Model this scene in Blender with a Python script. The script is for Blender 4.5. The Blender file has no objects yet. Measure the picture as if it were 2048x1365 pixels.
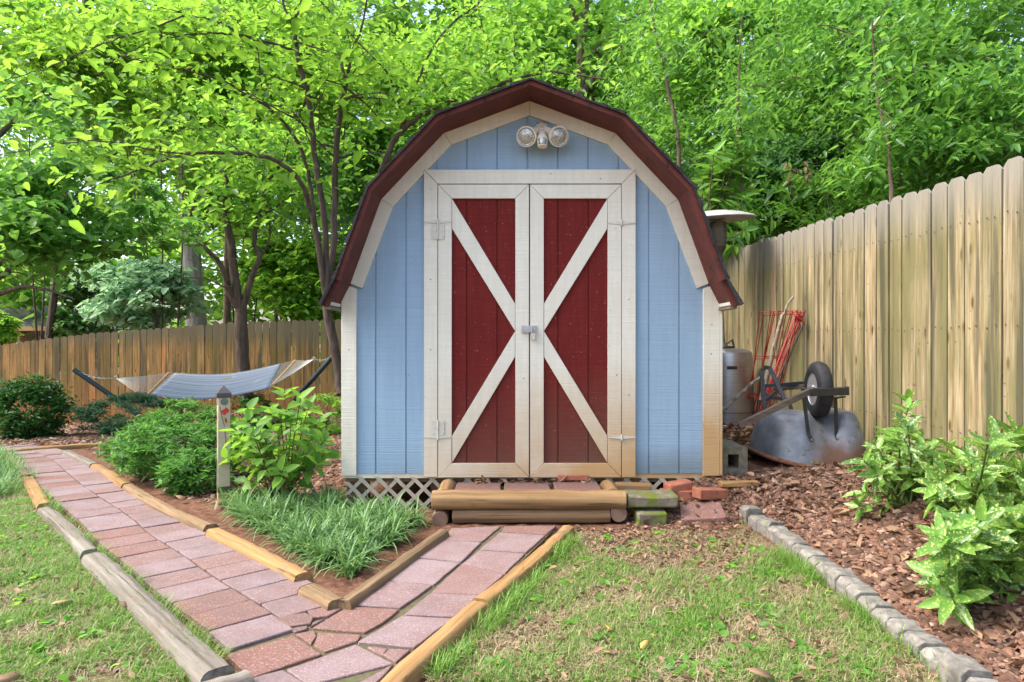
import bpy, math, random
import numpy as np
from mathutils import Vector, Matrix
random.seed(7); RG = np.random.default_rng(11)
R = math.radians
SC = bpy.context.scene
COL = SC.collection
# ------------------------------------------------------------ camera, sky, sun, exposure
F, CX, CY, CH = 1400.0, 1024.0, 682.5, 1.12      # photo focal length (px), centre, camera height
cam = bpy.data.objects.new('camera', bpy.data.cameras.new('camera')); COL.objects.link(cam)
cam.location = (0, 0, CH); cam.rotation_euler = (R(90), 0, 0)
cam.data.sensor_width = 36; cam.data.lens = F/2048*36; cam.data.clip_end = 2000; cam.data.clip_start = .05
SC.camera = cam
SUN_EL, SUN_AZ = R(54), R(-96)                     # azimuth from +Y, negative = towards the left: light comes from behind the trees
W = bpy.data.worlds.new('World'); SC.world = W; W.use_nodes = True
wn = W.node_tree; sky = wn.nodes.new('ShaderNodeTexSky'); sky.sky_type = 'NISHITA'; sky.sun_disc = False
sky.sun_elevation = SUN_EL; sky.sun_rotation = SUN_AZ; sky.dust_density = 4.0; sky.ozone_density = .6
wn.links.new(sky.outputs[0], wn.nodes['Background'].inputs[0]); wn.nodes['Background'].inputs[1].default_value = .15
sl = bpy.data.lights.new('sun', 'SUN'); sl.energy = 1.1; sl.angle = R(20); sl.color = (1, .95, .86)
so = bpy.data.objects.new('sun', sl); COL.objects.link(so)
sd = Vector((math.sin(SUN_AZ)*math.cos(SUN_EL), math.cos(SUN_AZ)*math.cos(SUN_EL), math.sin(SUN_EL)))
so.rotation_euler = sd.to_track_quat('Z', 'Y').to_euler(); so.location = (-6, 8, 14)
SC.view_settings.view_transform = 'Standard'; SC.view_settings.look = 'None'; SC.view_settings.exposure = 1.77
SC.render.engine = 'CYCLES'
SC.cycles.max_bounces = 10; SC.cycles.diffuse_bounces = 6; SC.cycles.transmission_bounces = 6; SC.cycles.glossy_bounces = 2
SC.cycles.use_denoising = True

# ------------------------------------------------------------ terrain and photo-to-world helpers
def sm(t): t = min(1, max(0, t)); return t*t*(3-2*t)
LX = [-40, -14, -10.4, -9.2, -8.6, -7.4, -5.6, -3.5, -1, .3]; LZ = [-1.6, -.9, -.75, -.6, -.53, -.46, -.31, -.27, -.1, 0]
def fence_x(y): return 2.78-.083*(y-3.8)
def T(x, y):
    z = float(np.interp(x, LX, LZ))*sm((y-4.3)/9.5)
    r = .3*sm((x-1.42)/1.25)*(1-.9*sm((y-9)/5))
    c = .2*sm((x-.72)/.62)*sm((y-4.1)/.55)*(1-sm((y-9)/4))
    return z + r + c*(1-r/.3)
def gp(u, v, dz=0.0):
    Y = CH*F/(v-CY)
    for _ in range(60):
        x = (u-CX)/F*Y
        Y = .5*Y + .5*(CH-T(x, Y)-dz)*F/(v-CY)
    x = (u-CX)/F*Y
    return Vector((x, Y, T(x, Y)+dz))
def wp(u, v, Y): return Vector(((u-CX)/F*Y, Y, CH+(CY-v)/F*Y))
def z8(x, y): return (500+x/3.0118, 960+y/3.0118)
def z7(x, y): return (x/2.926, 960+y/2.926)
def z6(x, y): return (x/2.926, 680+y/2.926)

# ------------------------------------------------------------ mesh builders
class MB:
    def __init__(s): s.v = []; s.f = []; s.r = []; s.second = []
    def add(s, vs, fs, rnd=None):
        b = len(s.v); rnd = random.random() if rnd is None else rnd
        s.v += [tuple(p) for p in vs]; s.f += [tuple(b+i for i in f) for f in fs]; s.r += [rnd]*len(vs)
        return s
    def box(s, x0, x1, y0, y1, z0, z1, rnd=None):
        return s.add([(x0,y0,z0),(x1,y0,z0),(x1,y1,z0),(x0,y1,z0),(x0,y0,z1),(x1,y0,z1),(x1,y1,z1),(x0,y1,z1)],
              [(0,3,2,1),(4,5,6,7),(0,1,5,4),(1,2,6,5),(2,3,7,6),(3,0,4,7)], rnd)
    def obox(s, c, a, b, d, rnd=None):
        c, a, b, d = map(Vector, (c, a, b, d))
        vs = [c+i*a+j*b+k*d for k in (-1,1) for i, j in ((-1,-1),(1,-1),(1,1),(-1,1))]
        return s.add(vs, [(0,3,2,1),(4,5,6,7),(0,1,5,4),(1,2,6,5),(2,3,7,6),(3,0,4,7)], rnd)
    def xz(s, poly, y0, y1, rnd=None):              # polygon in the XZ plane pushed through y0..y1
        n = len(poly)
        vs = [(x, y0, z) for x, z in poly]+[(x, y1, z) for x, z in poly]
        fs = [tuple(range(n-1, -1, -1)), tuple(range(n, 2*n))]+[(i, (i+1) % n, n+(i+1) % n, n+i) for i in range(n)]
        return s.add(vs, fs, rnd)
    def slab(s, pts, th, rnd=None):                 # polygon of 3D points with thickness downward
        n = len(pts); vs = [tuple(p) for p in pts]+[(p[0], p[1], p[2]-th) for p in pts]
        return s.add(vs, [tuple(range(n)), tuple(range(2*n-1, n-1, -1))]+[(i, n+i, n+(i+1) % n, (i+1) % n) for i in range(n)], rnd)
    def tube(s, pts, rad, n=8, rnd=None, cap=True):
        pts = [Vector(p) for p in pts]; m = len(pts)
        rad = [rad]*m if not hasattr(rad, '__len__') else list(rad)
        vs, fs = [], []; ref = None
        for i, p in enumerate(pts):
            t = (pts[min(i+1, m-1)]-pts[max(i-1, 0)]).normalized()
            if ref is None: ref = t.orthogonal().normalized()
            ref = (ref-t*ref.dot(t)).normalized(); b = t.cross(ref)
            vs += [p+(ref*math.cos(2*math.pi*k/n)+b*math.sin(2*math.pi*k/n))*rad[i] for k in range(n)]
        for i in range(m-1):
            fs += [(i*n+k, i*n+(k+1) % n, (i+1)*n+(k+1) % n, (i+1)*n+k) for k in range(n)]
        if cap: fs += [tuple(range(n-1, -1, -1)), tuple(range((m-1)*n, m*n))]
        return s.add(vs, fs, rnd)
    def lathe(s, prof, o, ax=(0,0,1), n=24, rnd=None):   # prof: (radius, height) along ax from o
        ax = Vector(ax).normalized(); a = ax.orthogonal().normalized(); b = ax.cross(a); o = Vector(o); vs = []
        for r_, h in prof: vs += [o+ax*h+(a*math.cos(2*math.pi*k/n)+b*math.sin(2*math.pi*k/n))*r_ for k in range(n)]
        m = len(prof); fs = [(i*n+k, i*n+(k+1) % n, (i+1)*n+(k+1) % n, (i+1)*n+k) for i in range(m-1) for k in range(n)]
        fs += [tuple(range(n-1, -1, -1)), tuple(range((m-1)*n, m*n))]
        return s.add(vs, fs, rnd)
    def grid(s, rows, rnd=None):
        m, n = len(rows), len(rows[0])
        return s.add([p for r_ in rows for p in r_], [(i*n+j, i*n+j+1, (i+1)*n+j+1, (i+1)*n+j) for i in range(m-1) for j in range(n-1)], rnd)
def finish(o, me, label, cat, group, kind):
    if label: o['label'] = label
    if cat: o['category'] = cat
    if group: o['group'] = group
    if kind: o['kind'] = kind
    COL.objects.link(o); return o
def obj(name, mb, m, parent=None, label=None, cat=None, group=None, kind=None, bevel=0, angle=40, loc=None, solid=0, seg=2, m2=None):
    me = bpy.data.meshes.new(name)
    A = np.array(mb.v, dtype=float)
    if parent is not None: org = wloc(parent)
    elif loc is not None: org = np.array(loc, float)
    else: org = np.array([(A[:,0].min()+A[:,0].max())/2, (A[:,1].min()+A[:,1].max())/2, A[:,2].min()])
    me.from_pydata((A-org).tolist(), [], mb.f)
    at = me.attributes.new('rnd', 'FLOAT', 'POINT'); at.data.foreach_set('value', mb.r)
    me.materials.append(m); me.shade_smooth(); me.set_sharp_from_angle(angle=R(angle))
    if mb.second:
        me.materials.append(m2)
        for i in mb.second: me.polygons[i].material_index = 1
    o = bpy.data.objects.new(name, me)
    if parent is not None: o.parent = parent; o['_w'] = list(map(float, org))
    else: o.location = org; o['_w'] = list(map(float, org))
    if solid:
        q = o.modifiers.new('solid', 'SOLIDIFY'); q.thickness = solid; q.offset = 0
    if bevel:
        q = o.modifiers.new('bevel', 'BEVEL'); q.width = bevel; q.segments = seg; q.limit_method = 'ANGLE'; q.angle_limit = R(35)
    return finish(o, me, label, cat, group, kind)
def wloc(p): return np.array(list(p['_w']), float)      # where the object's origin stands
def thing(name, label, cat, loc, group=None):
    o = bpy.data.objects.new(name, None); o.location = loc; o['_w'] = [float(c) for c in loc]; o.empty_display_size = .1
    return finish(o, None, label, cat, group, None)
def quads(name, V, Q, rnd, m, parent=None, label=None, cat=None, group=None, kind=None, loc=None):
    V = np.asarray(V, np.float32); Q = np.asarray(Q, np.int32)
    org = wloc(parent) if parent is not None else np.array(loc if loc is not None else [V[:,0].mean(), V[:,1].mean(), V[:,2].min()])
    me = bpy.data.meshes.new(name)
    me.vertices.add(len(V)); me.vertices.foreach_set('co', (V-org.astype(np.float32)).ravel())
    me.loops.add(Q.size); me.loops.foreach_set('vertex_index', Q.ravel())
    me.polygons.add(len(Q)); me.polygons.foreach_set('loop_start', np.arange(0, Q.size, 4, dtype=np.int32))
    me.update(calc_edges=True)
    at = me.attributes.new('rnd', 'FLOAT', 'POINT'); at.data.foreach_set('value', np.asarray(rnd, np.float32))
    me.materials.append(m); me.validate()
    o = bpy.data.objects.new(name, me)
    if parent is not None: o.parent = parent
    else: o.location = org
    o['_w'] = list(map(float, org))
    return finish(o, me, label, cat, group, kind)
# leaves: n little folded blades, two quads each
def leaf_arrays(P, D, N, S, width=.45, fold=.12, drop=.08):
    n = len(P)
    D = D/np.linalg.norm(D, axis=1, keepdims=True)
    N = N-(N*D).sum(1, keepdims=True)*D; N = N/(np.linalg.norm(N, axis=1, keepdims=True)+1e-9)
    B = np.cross(N, D)
    w = width
    tpl = np.array([(0,0,0),(.3,.5*w,fold*w*2),(.72,.36*w,fold*w*1.4-drop*.5),(1,0,-drop),(.72,-.36*w,fold*w*1.4-drop*.5),(.3,-.5*w,fold*w*2)])
    V = P[:,None,:]+S[:,None,None]*(tpl[None,:,0:1]*D[:,None,:]+tpl[None,:,1:2]*B[:,None,:]+tpl[None,:,2:3]*N[:,None,:])
    base = (np.arange(n)*6)[:,None,None]
    Q = base+np.array([[0,1,2,3],[0,3,4,5]])[None]
    return V.reshape(-1,3), Q.reshape(-1,4)
def rand_dirs(n, droop=.35, spread=.35):
    a = RG.uniform(0, 2*np.pi, n); d = np.stack([np.cos(a), np.sin(a), RG.normal(-droop, spread, n)], 1)
    N = np.stack([RG.normal(0, .45, n), RG.normal(0, .45, n), np.ones(n)], 1)
    return d, N
def leaves(name, P, size, m, parent=None, width=.45, droop=.35, spread=.35, jit=.3, D=None, **kw):
    n = len(P); d, N = rand_dirs(n, droop, spread)
    if D is not None: d = D
    S = size*(1+RG.normal(0, jit+.12, n)).clip(.35, 2.0)
    V, Q = leaf_arrays(P, d, N, S, width)
    return quads(name, V, Q, np.repeat(RG.uniform(0, 1, n), 6), m, parent, **kw)
def clumps(c, r, n, k, cr=.33, flat=.55, shell=.35):
    """n points gathered in k flattened clumps through an ellipsoid at c with radii r"""
    c = np.array(c, float); r = np.array(r, float)
    g = RG.normal(0, 1, (k, 3)); g /= np.linalg.norm(g, axis=1, keepdims=True)
    g *= (shell+(1-shell)*RG.uniform(0, 1, (k, 1)))**.6
    cc = c+g*r
    idx = RG.integers(0, k, n); s = cr*r.mean()*RG.uniform(.6, 1.4, (k, 1))
    off = RG.normal(0, .5, (n, 3))*s[idx]; off[:,2] *= flat
    return cc[idx]+off
# ------------------------------------------------------------ materials
def nodes(name):
    m = bpy.data.materials.new(name); m.use_nodes = True; nt = m.node_tree
    return m, nt, nt.nodes['Principled BSDF'], nt.nodes.new, nt.links.new
def mixc(nt, fac, a, b, mode='MIX'):
    n = nt.nodes.new('ShaderNodeMix'); n.data_type = 'RGBA'; n.blend_type = mode
    for i, val in ((0, fac), (6, a), (7, b)):
        if hasattr(val, 'links') or hasattr(val, 'is_output'): nt.links.new(val, n.inputs[i])
        elif i == 0: n.inputs[0].default_value = val
        else: n.inputs[i].default_value = (*val, 1) if len(val) == 3 else val
    return n.outputs[2]
def math_(nt, op, a, b=None, clamp=False):
    n = nt.nodes.new('ShaderNodeMath'); n.operation = op; n.use_clamp = clamp
    for i, val in ((0, a), (1, b)):
        if val is None: continue
        if hasattr(val, 'is_output'): nt.links.new(val, n.inputs[i])
        else: n.inputs[i].default_value = val
    return n.outputs[0]
def ramp(nt, fac, stops):
    n = nt.nodes.new('ShaderNodeValToRGB'); e = n.color_ramp.elements
    while len(e) < len(stops): e.new(.5)
    for q, (p, c) in zip(e, stops): q.position = p; q.color = (*c, 1) if hasattr(c, '__len__') else (c, c, c, 1)
    nt.links.new(fac, n.inputs[0]); return n.outputs[0]
def coords(nt, scale=(1,1,1), shift=True, geo=False):
    if geo: v = nt.nodes.new('ShaderNodeNewGeometry').outputs['Position']
    else: v = nt.nodes.new('ShaderNodeTexCoord').outputs['Object']
    at = nt.nodes.new('ShaderNodeAttribute'); at.attribute_name = 'rnd'
    if shift:                                     # each board / stone gets its own piece of the pattern
        s = nt.nodes.new('ShaderNodeVectorMath'); s.operation = 'SCALE'; s.inputs[0].default_value = (7.3, 13.1, 5.7)
        nt.links.new(at.outputs['Fac'], s.inputs['Scale'])
        a = nt.nodes.new('ShaderNodeVectorMath'); a.operation = 'ADD'; nt.links.new(v, a.inputs[0]); nt.links.new(s.outputs[0], a.inputs[1]); v = a.outputs[0]
    mp = nt.nodes.new('ShaderNodeMapping'); mp.inputs['Scale'].default_value = scale
    nt.links.new(v, mp.inputs[0]); return mp.outputs[0], at.outputs['Fac'], v
def noise(nt, vec, scale, detail=5, rough=.55, dist=0):
    n = nt.nodes.new('ShaderNodeTexNoise'); n.inputs['Scale'].default_value = scale; n.inputs['Detail'].default_value = detail
    n.inputs['Roughness'].default_value = rough; n.inputs['Distortion'].default_value = dist
    nt.links.new(vec, n.inputs['Vector']); return n.outputs['Fac']
def bump(nt, b, h, strength, dist=.01):
    n = nt.nodes.new('ShaderNodeBump'); n.inputs['Strength'].default_value = strength; n.inputs['Distance'].default_value = dist
    nt.links.new(h, n.inputs['Height']); nt.links.new(n.outputs[0], b.inputs['Normal'])
def surf(name, c1, c2, scale=(1,1,1), ns=6, rough=.75, bp=.3, bd=.006, dirt=None, dirt_scale=3, dirt_at=(.5,.7), tint=0, metal=0, spec=.3, specks=None, speck_scale=60, speck_at=(.66,.7), geo=False, pick=None, crack=None):
    m, nt, b, N, L = nodes(name)
    v, rn, raw = coords(nt, scale, geo=geo)
    f = noise(nt, v, ns, 8, .6)
    c = ramp(nt, f, [(.32, c1), (.68, c2)])
    if pick:                                      # colour family chosen per piece
        pc = ramp(nt, rn, pick); c = mixc(nt, 1.0, c, pc, 'MULTIPLY')
    if tint:
        tv = math_(nt, 'ADD', math_(nt, 'MULTIPLY', rn, 2*tint), 1-tint)
        n = nt.nodes.new('ShaderNodeVectorMath'); n.operation = 'SCALE'; L(c, n.inputs[0]); L(tv, n.inputs['Scale']); c = n.outputs[0]
    if dirt:
        d = noise(nt, raw, dirt_scale, 6, .65); df = ramp(nt, d, [(dirt_at[0], 0.), (dirt_at[1], 1.)])
        c = mixc(nt, df, c, dirt)
    if specks:
        d = noise(nt, raw, speck_scale, 2, .5); df = ramp(nt, d, [(speck_at[0], 0.), (speck_at[1], 1.)])
        c = mixc(nt, df, c, specks)
    if crack:                                     # checks and splits running with the grain
        cv, _, _ = coords(nt, (scale[0]*1.2, scale[1]*2.2, scale[2]*2.2)); ck = noise(nt, cv, ns, 3, .5)
        cf = ramp(nt, ck, [(.64, 0.), (.70, .7)]); c = mixc(nt, cf, c, crack); f = math_(nt, 'SUBTRACT', f, math_(nt, 'MULTIPLY', cf, .6))
    L(c, b.inputs['Base Color']); b.inputs['Roughness'].default_value = rough; b.inputs['Metallic'].default_value = metal
    b.inputs['Specular IOR Level'].default_value = spec
    if bp: bump(nt, b, f, bp, bd)
    return m
def leafmat(name, dark, light, trans, tw=.45, rough=.45, spots=None, spot_scale=120, spec=.35):
    m, nt, b, N, L = nodes(name)
    at = N('ShaderNodeAttribute'); at.attribute_name = 'rnd'
    c = ramp(nt, at.outputs['Fac'], [(0, dark), (.75, light), (1, tuple(x*1.25 for x in light))])
    t = mixc(nt, 1.0, ramp(nt, at.outputs['Fac'], [(0, (.62,.72,.7)), (1, (1.15,1.05,1))]), trans, 'MULTIPLY')
    if spots:
        tc = N('ShaderNodeTexCoord').outputs['Object']; s = ramp(nt, noise(nt, tc, spot_scale, 2), [(.55, 0.), (.62, 1.)])
        c = mixc(nt, s, c, spots); t = mixc(nt, s, t, spots)
    L(c, b.inputs['Base Color']); b.inputs['Roughness'].default_value = rough; b.inputs['Specular IOR Level'].default_value = spec
    tr = N('ShaderNodeBsdfTranslucent'); L(t, tr.inputs[0]); mx = N('ShaderNodeMixShader'); mx.inputs[0].default_value = tw
    L(b.outputs[0], mx.inputs[1]); L(tr.outputs[0], mx.inputs[2]); L(mx.outputs[0], nt.nodes['Material Output'].inputs[0])
    return m
def fence_mat(name, cols, green, grey, top_z, low=None):
    """pickets: vertical grain, knots, each its own tone, algae streaks, weathered tips"""
    m, nt, b, N, L = nodes(name)
    v, rn, raw = coords(nt, (26, 26, 1.3)); f = noise(nt, v, 1.6, 7, .62, .25)
    fv, _, _ = coords(nt, (85, 85, 2.6)); fg = noise(nt, fv, 1.6, 5, .6); f = math_(nt, 'ADD', math_(nt, 'MULTIPLY', f, .62), math_(nt, 'MULTIPLY', fg, .38))
    c = ramp(nt, f, [(.36, cols[0]), (.5, cols[1]), (.62, cols[2])])
    pv = ramp(nt, rn, [(0, (.55,.55,.52)), (.25, (.98,.97,.98)), (.5, (.76,.79,.70)), (.7, (1.08,1.04,1.06)), (.85, (.84,.86,.9)), (1, (1.08,.88,.88))]); c = mixc(nt, 1, c, pv, 'MULTIPLY')
    kv, _, _ = coords(nt, (5, 5, 1.6)); vo = N('ShaderNodeTexVoronoi'); vo.inputs['Scale'].default_value = 2.1; L(kv, vo.inputs['Vector'])
    kf = ramp(nt, vo.outputs['Distance'], [(.07, 1.), (.17, 0.)]); c = mixc(nt, kf, c, (.1, .055, .022))
    nv, _, _ = coords(nt, (1, 1, .8)); c = mixc(nt, ramp(nt, noise(nt, nv, 34, 2, .5), [(.70, 0.), (.74, .8)]), c, (.07,.05,.03))
    gv, _, _ = coords(nt, (4, 4, .6), shift=True); g = ramp(nt, noise(nt, gv, 1.1, 5, .6), [(.42, 0.), (.6, .9)]); c = mixc(nt, g, c, green)
    mv, _, _ = coords(nt, (9, 9, .35)); mo = ramp(nt, noise(nt, mv, 1.3, 6, .65), [(.49, 0.), (.62, .85)]); c = mixc(nt, mo, c, (.075,.07,.045))
    pos = N('ShaderNodeNewGeometry').outputs['Position']; sx = N('ShaderNodeSeparateXYZ'); L(pos, sx.inputs[0])
    h = math_(nt, 'SUBTRACT', sx.outputs[2], top_z); w = math_(nt, 'ADD', math_(nt, 'MULTIPLY', h, 2.6), 1.25)
    w = math_(nt, 'MULTIPLY', w, math_(nt, 'ADD', f, .35), True)
    c = mixc(nt, ramp(nt, w, [(.25, 0.), (1, .85)]), c, grey)
    if low:                                        # red soil splashed up the boards
        lw = math_(nt, 'MULTIPLY', math_(nt, 'ADD', math_(nt, 'MULTIPLY', h, -1.0), -.85), math_(nt, 'ADD', f, .4), True); c = mixc(nt, lw, c, low)
    L(c, b.inputs['Base Color']); b.inputs['Roughness'].default_value = .82; b.inputs['Specular IOR Level'].default_value = .2
    bump(nt, b, f, .35, .006); return m
def bark(name, c1, c2, sc=(14,14,2.2), st=.6):
    return surf(name, c1, c2, sc, 1.6, .9, st, .02, dirt=(.1,.12,.06), dirt_at=(.62,.8), spec=.15)
def siding_mat(name, base, dark, wear, stain, stain_top, amt=.8):
    m, nt, b, N, L = nodes(name)
    v, rn, raw = coords(nt, (1.5, 1.5, 130)); f = noise(nt, v, 1, 4, .6)
    v2, _, _ = coords(nt, (30, 30, 3)); f2 = noise(nt, v2, 1, 6, .6)
    c = mixc(nt, ramp(nt, f, [(.35, .0), (.65, .7)]), base, dark)
    c = mixc(nt, ramp(nt, f2, [(.42, .55), (.56, 0.)]), c, dark)
    dv, _, _ = coords(nt, (9, 9, .7)); c = mixc(nt, ramp(nt, noise(nt, dv, 1, 6, .65), [(.5, 0.), (.72, .5)]), c, dark)      # faded runs
    big = noise(nt, raw, 1.3, 4); c = mixc(nt, ramp(nt, big, [(.4, 0.), (.7, .3)]), c, dark)
    sp = noise(nt, raw, 55, 3, .7); c = mixc(nt, ramp(nt, sp, [(.68, 0.), (.72, .8)]), c, wear)
    pos = N('ShaderNodeNewGeometry').outputs['Position']; sx = N('ShaderNodeSeparateXYZ'); L(pos, sx.inputs[0])
    h = math_(nt, 'DIVIDE', math_(nt, 'SUBTRACT', stain_top, sx.outputs[2]), stain_top-.22)          # rain-splashed soil on the lowest boards
    side = math_(nt, 'ADD', math_(nt, 'MULTIPLY', sx.outputs[0], .42), .62)                        # more splash on the side where the bare soil is
    h = math_(nt, 'MULTIPLY', math_(nt, 'MULTIPLY', h, side), math_(nt, 'ADD', noise(nt, raw, 3.5, 6), .35), True)
    c = mixc(nt, ramp(nt, h, [(.04, 0.), (.7, amt)]), c, stain)
    L(c, b.inputs['Base Color']); b.inputs['Roughness'].default_value = .7; b.inputs['Specular IOR Level'].default_value = .14
    bump(nt, b, math_(nt, 'ADD', f, math_(nt, 'MULTIPLY', f2, .6)), .55, .006); return m

MAT = {}
MAT['white'] = siding_mat('cream_paint', (.755,.735,.645), (.655,.63,.53), (.30,.25,.18), (.47,.29,.125), 1.05, .95)
MAT['white_v'] = MAT['white']
MAT['blue'] = siding_mat('blue_paint', (.305,.435,.565), (.26,.375,.50), (.16,.21,.28), (.16,.19,.19), .45, .7)
MAT['red'] = siding_mat('red_paint', (.17,.019,.016), (.12,.013,.011), (.4,.25,.22), (.13,.065,.045), 1.0, .9)
MAT['red_soffit'] = surf('weathered_red_paint', (.085,.021,.016), (.145,.035,.025), (2,2,2), 4, .7, .2, dirt=(.06,.025,.02), dirt_scale=9, dirt_at=(.56,.66), specks=(.03,.014,.012), speck_scale=26, speck_at=(.67,.69))
MAT['shingle'] = surf('asphalt_shingle', (.018,.018,.02), (.05,.048,.05), (1,1,1), 60, .95, .5, dirt=(.1,.08,.06), dirt_scale=8, dirt_at=(.62,.75), tint=.35)
MAT['soffit_dark'] = surf('soffit_board', (.16,.13,.1), (.22,.19,.15), (6,1,6), 5)
MAT['lattice'] = surf('beige_lattice', (.36,.305,.23), (.47,.41,.32), (2,2,2), 9, .7, .1, dirt=(.25,.19,.12), dirt_scale=7, dirt_at=(.6,.8))
MAT['dark_wood'] = surf('damp_framing', (.09,.06,.035), (.2,.13,.07), (3,3,12), 4)
MAT['hinge'] = surf('painted_metal', (.52,.5,.43), (.62,.6,.52), (1,1,1), 30, .45, .1, dirt=(.4,.25,.14), dirt_scale=25, dirt_at=(.62,.74), spec=.5)
MAT['steel'] = surf('galvanised_steel', (.38,.39,.4), (.55,.56,.57), (1,1,1), 40, .35, .05, metal=.9, spec=.5)
MAT['plastic'] = surf('aged_cream_plastic', (.6,.52,.4), (.7,.63,.5), (1,1,1), 14, .5, .1, dirt=(.4,.3,.2), dirt_scale=30, dirt_at=(.6,.75))
MAT['glass'] = surf('lamp_glass', (.22,.22,.2), (.62,.61,.57), (1,1,1), 70, .1, .8, spec=.8, metal=.5)
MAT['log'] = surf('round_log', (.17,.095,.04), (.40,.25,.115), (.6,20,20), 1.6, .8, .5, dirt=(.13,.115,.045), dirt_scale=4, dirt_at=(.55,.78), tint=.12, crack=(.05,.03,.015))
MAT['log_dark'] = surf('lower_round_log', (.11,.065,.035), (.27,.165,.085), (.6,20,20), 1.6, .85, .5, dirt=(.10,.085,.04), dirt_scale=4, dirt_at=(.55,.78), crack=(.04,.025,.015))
MAT['log_end'] = surf('log_end_grain', (.17,.10,.07), (.27,.17,.12), (1,1,1), 22, .9, .3)
MAT['timber_orange'] = surf('orange_timber', (.19,.10,.035), (.38,.225,.09), (.7,24,24), 1.6, .85, .5, crack=(.07,.035,.015), dirt=(.17,.145,.10), dirt_scale=5, dirt_at=(.54,.72), tint=.1)
MAT['timber_grey'] = surf('grey_timber', (.105,.09,.07), (.26,.235,.195), (.6,26,26), 1.7, .9, .7, crack=(.045,.038,.03), dirt=(.17,.13,.085), dirt_scale=5, dirt_at=(.5,.7), tint=.08)
MAT['timber_brown'] = surf('brown_timber', (.11,.07,.038), (.29,.19,.1), (.7,24,24), 1.6, .88, .6, crack=(.035,.022,.013), dirt=(.12,.12,.05), dirt_scale=6, dirt_at=(.55,.75), tint=.08)
def paver_mat():
    m, nt, b, N, L = nodes('concrete_paver')
    v, rn, raw = coords(nt); f = noise(nt, v, 7, 7, .65)
    base = ramp(nt, rn, [(0, (.185,.088,.065)), (.25, (.21,.118,.095)), (.55, (.225,.16,.155)), (.8, (.25,.195,.20)), (1, (.215,.165,.17))])
    c = mixc(nt, ramp(nt, f, [(.3, 0.), (.7, .6)]), base, (.165,.08,.062))
    g = noise(nt, raw, 140, 3, .8); c = mixc(nt, ramp(nt, g, [(.54, 0.), (.64, .7)]), c, (.40,.345,.34))
    g2 = noise(nt, raw, 95, 2, .8); c = mixc(nt, ramp(nt, g2, [(.58, 0.), (.68, .6)]), c, (.12,.08,.08))
    st = noise(nt, raw, 3.1, 6, .65); c = mixc(nt, ramp(nt, st, [(.5, 0.), (.72, .6)]), c, (.13,.10,.095))
    L(c, b.inputs['Base Color']); b.inputs['Roughness'].default_value = .9; b.inputs['Specular IOR Level'].default_value = .2
    bump(nt, b, math_(nt, 'ADD', g, f), .45, .004); return m
MAT['paver'] = paver_mat()
MAT['edge_stone'] = surf('grey_edging_concrete', (.13,.12,.105), (.29,.27,.235), (1,1,1), 26, .95, .8, .012, dirt=(.10,.095,.08), dirt_scale=9, dirt_at=(.52,.72), tint=.12, specks=(.15,.2,.06), speck_scale=14, speck_at=(.64,.72))
MAT['mossy'] = surf('mossy_concrete', (.12,.10,.07), (.25,.22,.165), (1,1,1), 12, .95, .6, .012, dirt=(.115,.15,.018), dirt_scale=11, dirt_at=(.46,.56))
MAT['cinder'] = surf('cinder_block', (.13,.115,.08), (.27,.235,.175), (1,1,1), 28, .95, .6, .008, dirt=(.11,.13,.06), dirt_scale=6, dirt_at=(.55,.7))
MAT['brick'] = surf('red_brick', (.27,.085,.05), (.40,.155,.095), (1,1,1), 18, .9, .4, .006, dirt=(.18,.12,.09), dirt_scale=10, dirt_at=(.58,.72), tint=.15)
MAT['fenceR'] = fence_mat('yellow_pine_pickets', ((.20,.135,.065), (.39,.305,.175), (.50,.43,.30)), (.16,.15,.065), (.25,.235,.20), 2.13)
MAT['fenceL'] = fence_mat('amber_pickets', ((.23,.12,.04), (.44,.255,.09), (.54,.345,.145)), (.17,.13,.045), (.15,.135,.085), 1.3, (.36,.155,.05))
MAT['nail'] = surf('rusty_nail', (.03,.022,.018), (.07,.045,.03), (1,1,1), 60, .7, 0)
MAT['rail'] = surf('fence_rail', (.22,.13,.05), (.36,.22,.1), (2,20,20), 1.4)
MAT['zinc'] = surf('dull_galvanised_tray', (.20,.21,.225), (.36,.38,.41), (1,1,2), 7, .5, .12, metal=.35, dirt=(.13,.105,.09), dirt_scale=5, dirt_at=(.5,.72), spec=.4, specks=(.07,.06,.06), speck_scale=22, speck_at=(.66,.74))
def rust_tray():
    m, nt, b, N, L = nodes('dull_galvanised_tray')
    v, rn, raw = coords(nt); f = noise(nt, v, 7, 6, .6); c = ramp(nt, f, [(.32, (.11,.12,.135)), (.68, (.26,.28,.31))])
    g = noise(nt, raw, 5, 7, .7); sx = N('ShaderNodeSeparateXYZ'); L(N('ShaderNodeNewGeometry').outputs['Position'], sx.inputs[0])
    low = math_(nt, 'DIVIDE', math_(nt, 'SUBTRACT', .5, sx.outputs[2]), .28, True)                  # rust creeping up from the rim
    right = math_(nt, 'DIVIDE', math_(nt, 'SUBTRACT', sx.outputs[0], 1.95), .22, True)
    k = math_(nt, 'MULTIPLY', math_(nt, 'MULTIPLY', math_(nt, 'ADD', low, .12), right), math_(nt, 'ADD', g, .1))
    c = mixc(nt, ramp(nt, k, [(.16, 0.), (.4, .9)]), c, (.17,.085,.05))
    s = noise(nt, raw, 16, 4, .7); c = mixc(nt, ramp(nt, s, [(.6, 0.), (.68, .7)]), c, (.075,.065,.06))
    L(c, b.inputs['Base Color']); b.inputs['Metallic'].default_value = .3; b.inputs['Roughness'].default_value = .5; bump(nt, b, g, .15, .008); return m
MAT['zinc'] = rust_tray()
MAT['rust'] = surf('rusty_rim', (.13,.055,.03), (.27,.12,.06), (1,1,1), 30, .9, .3)
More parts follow.
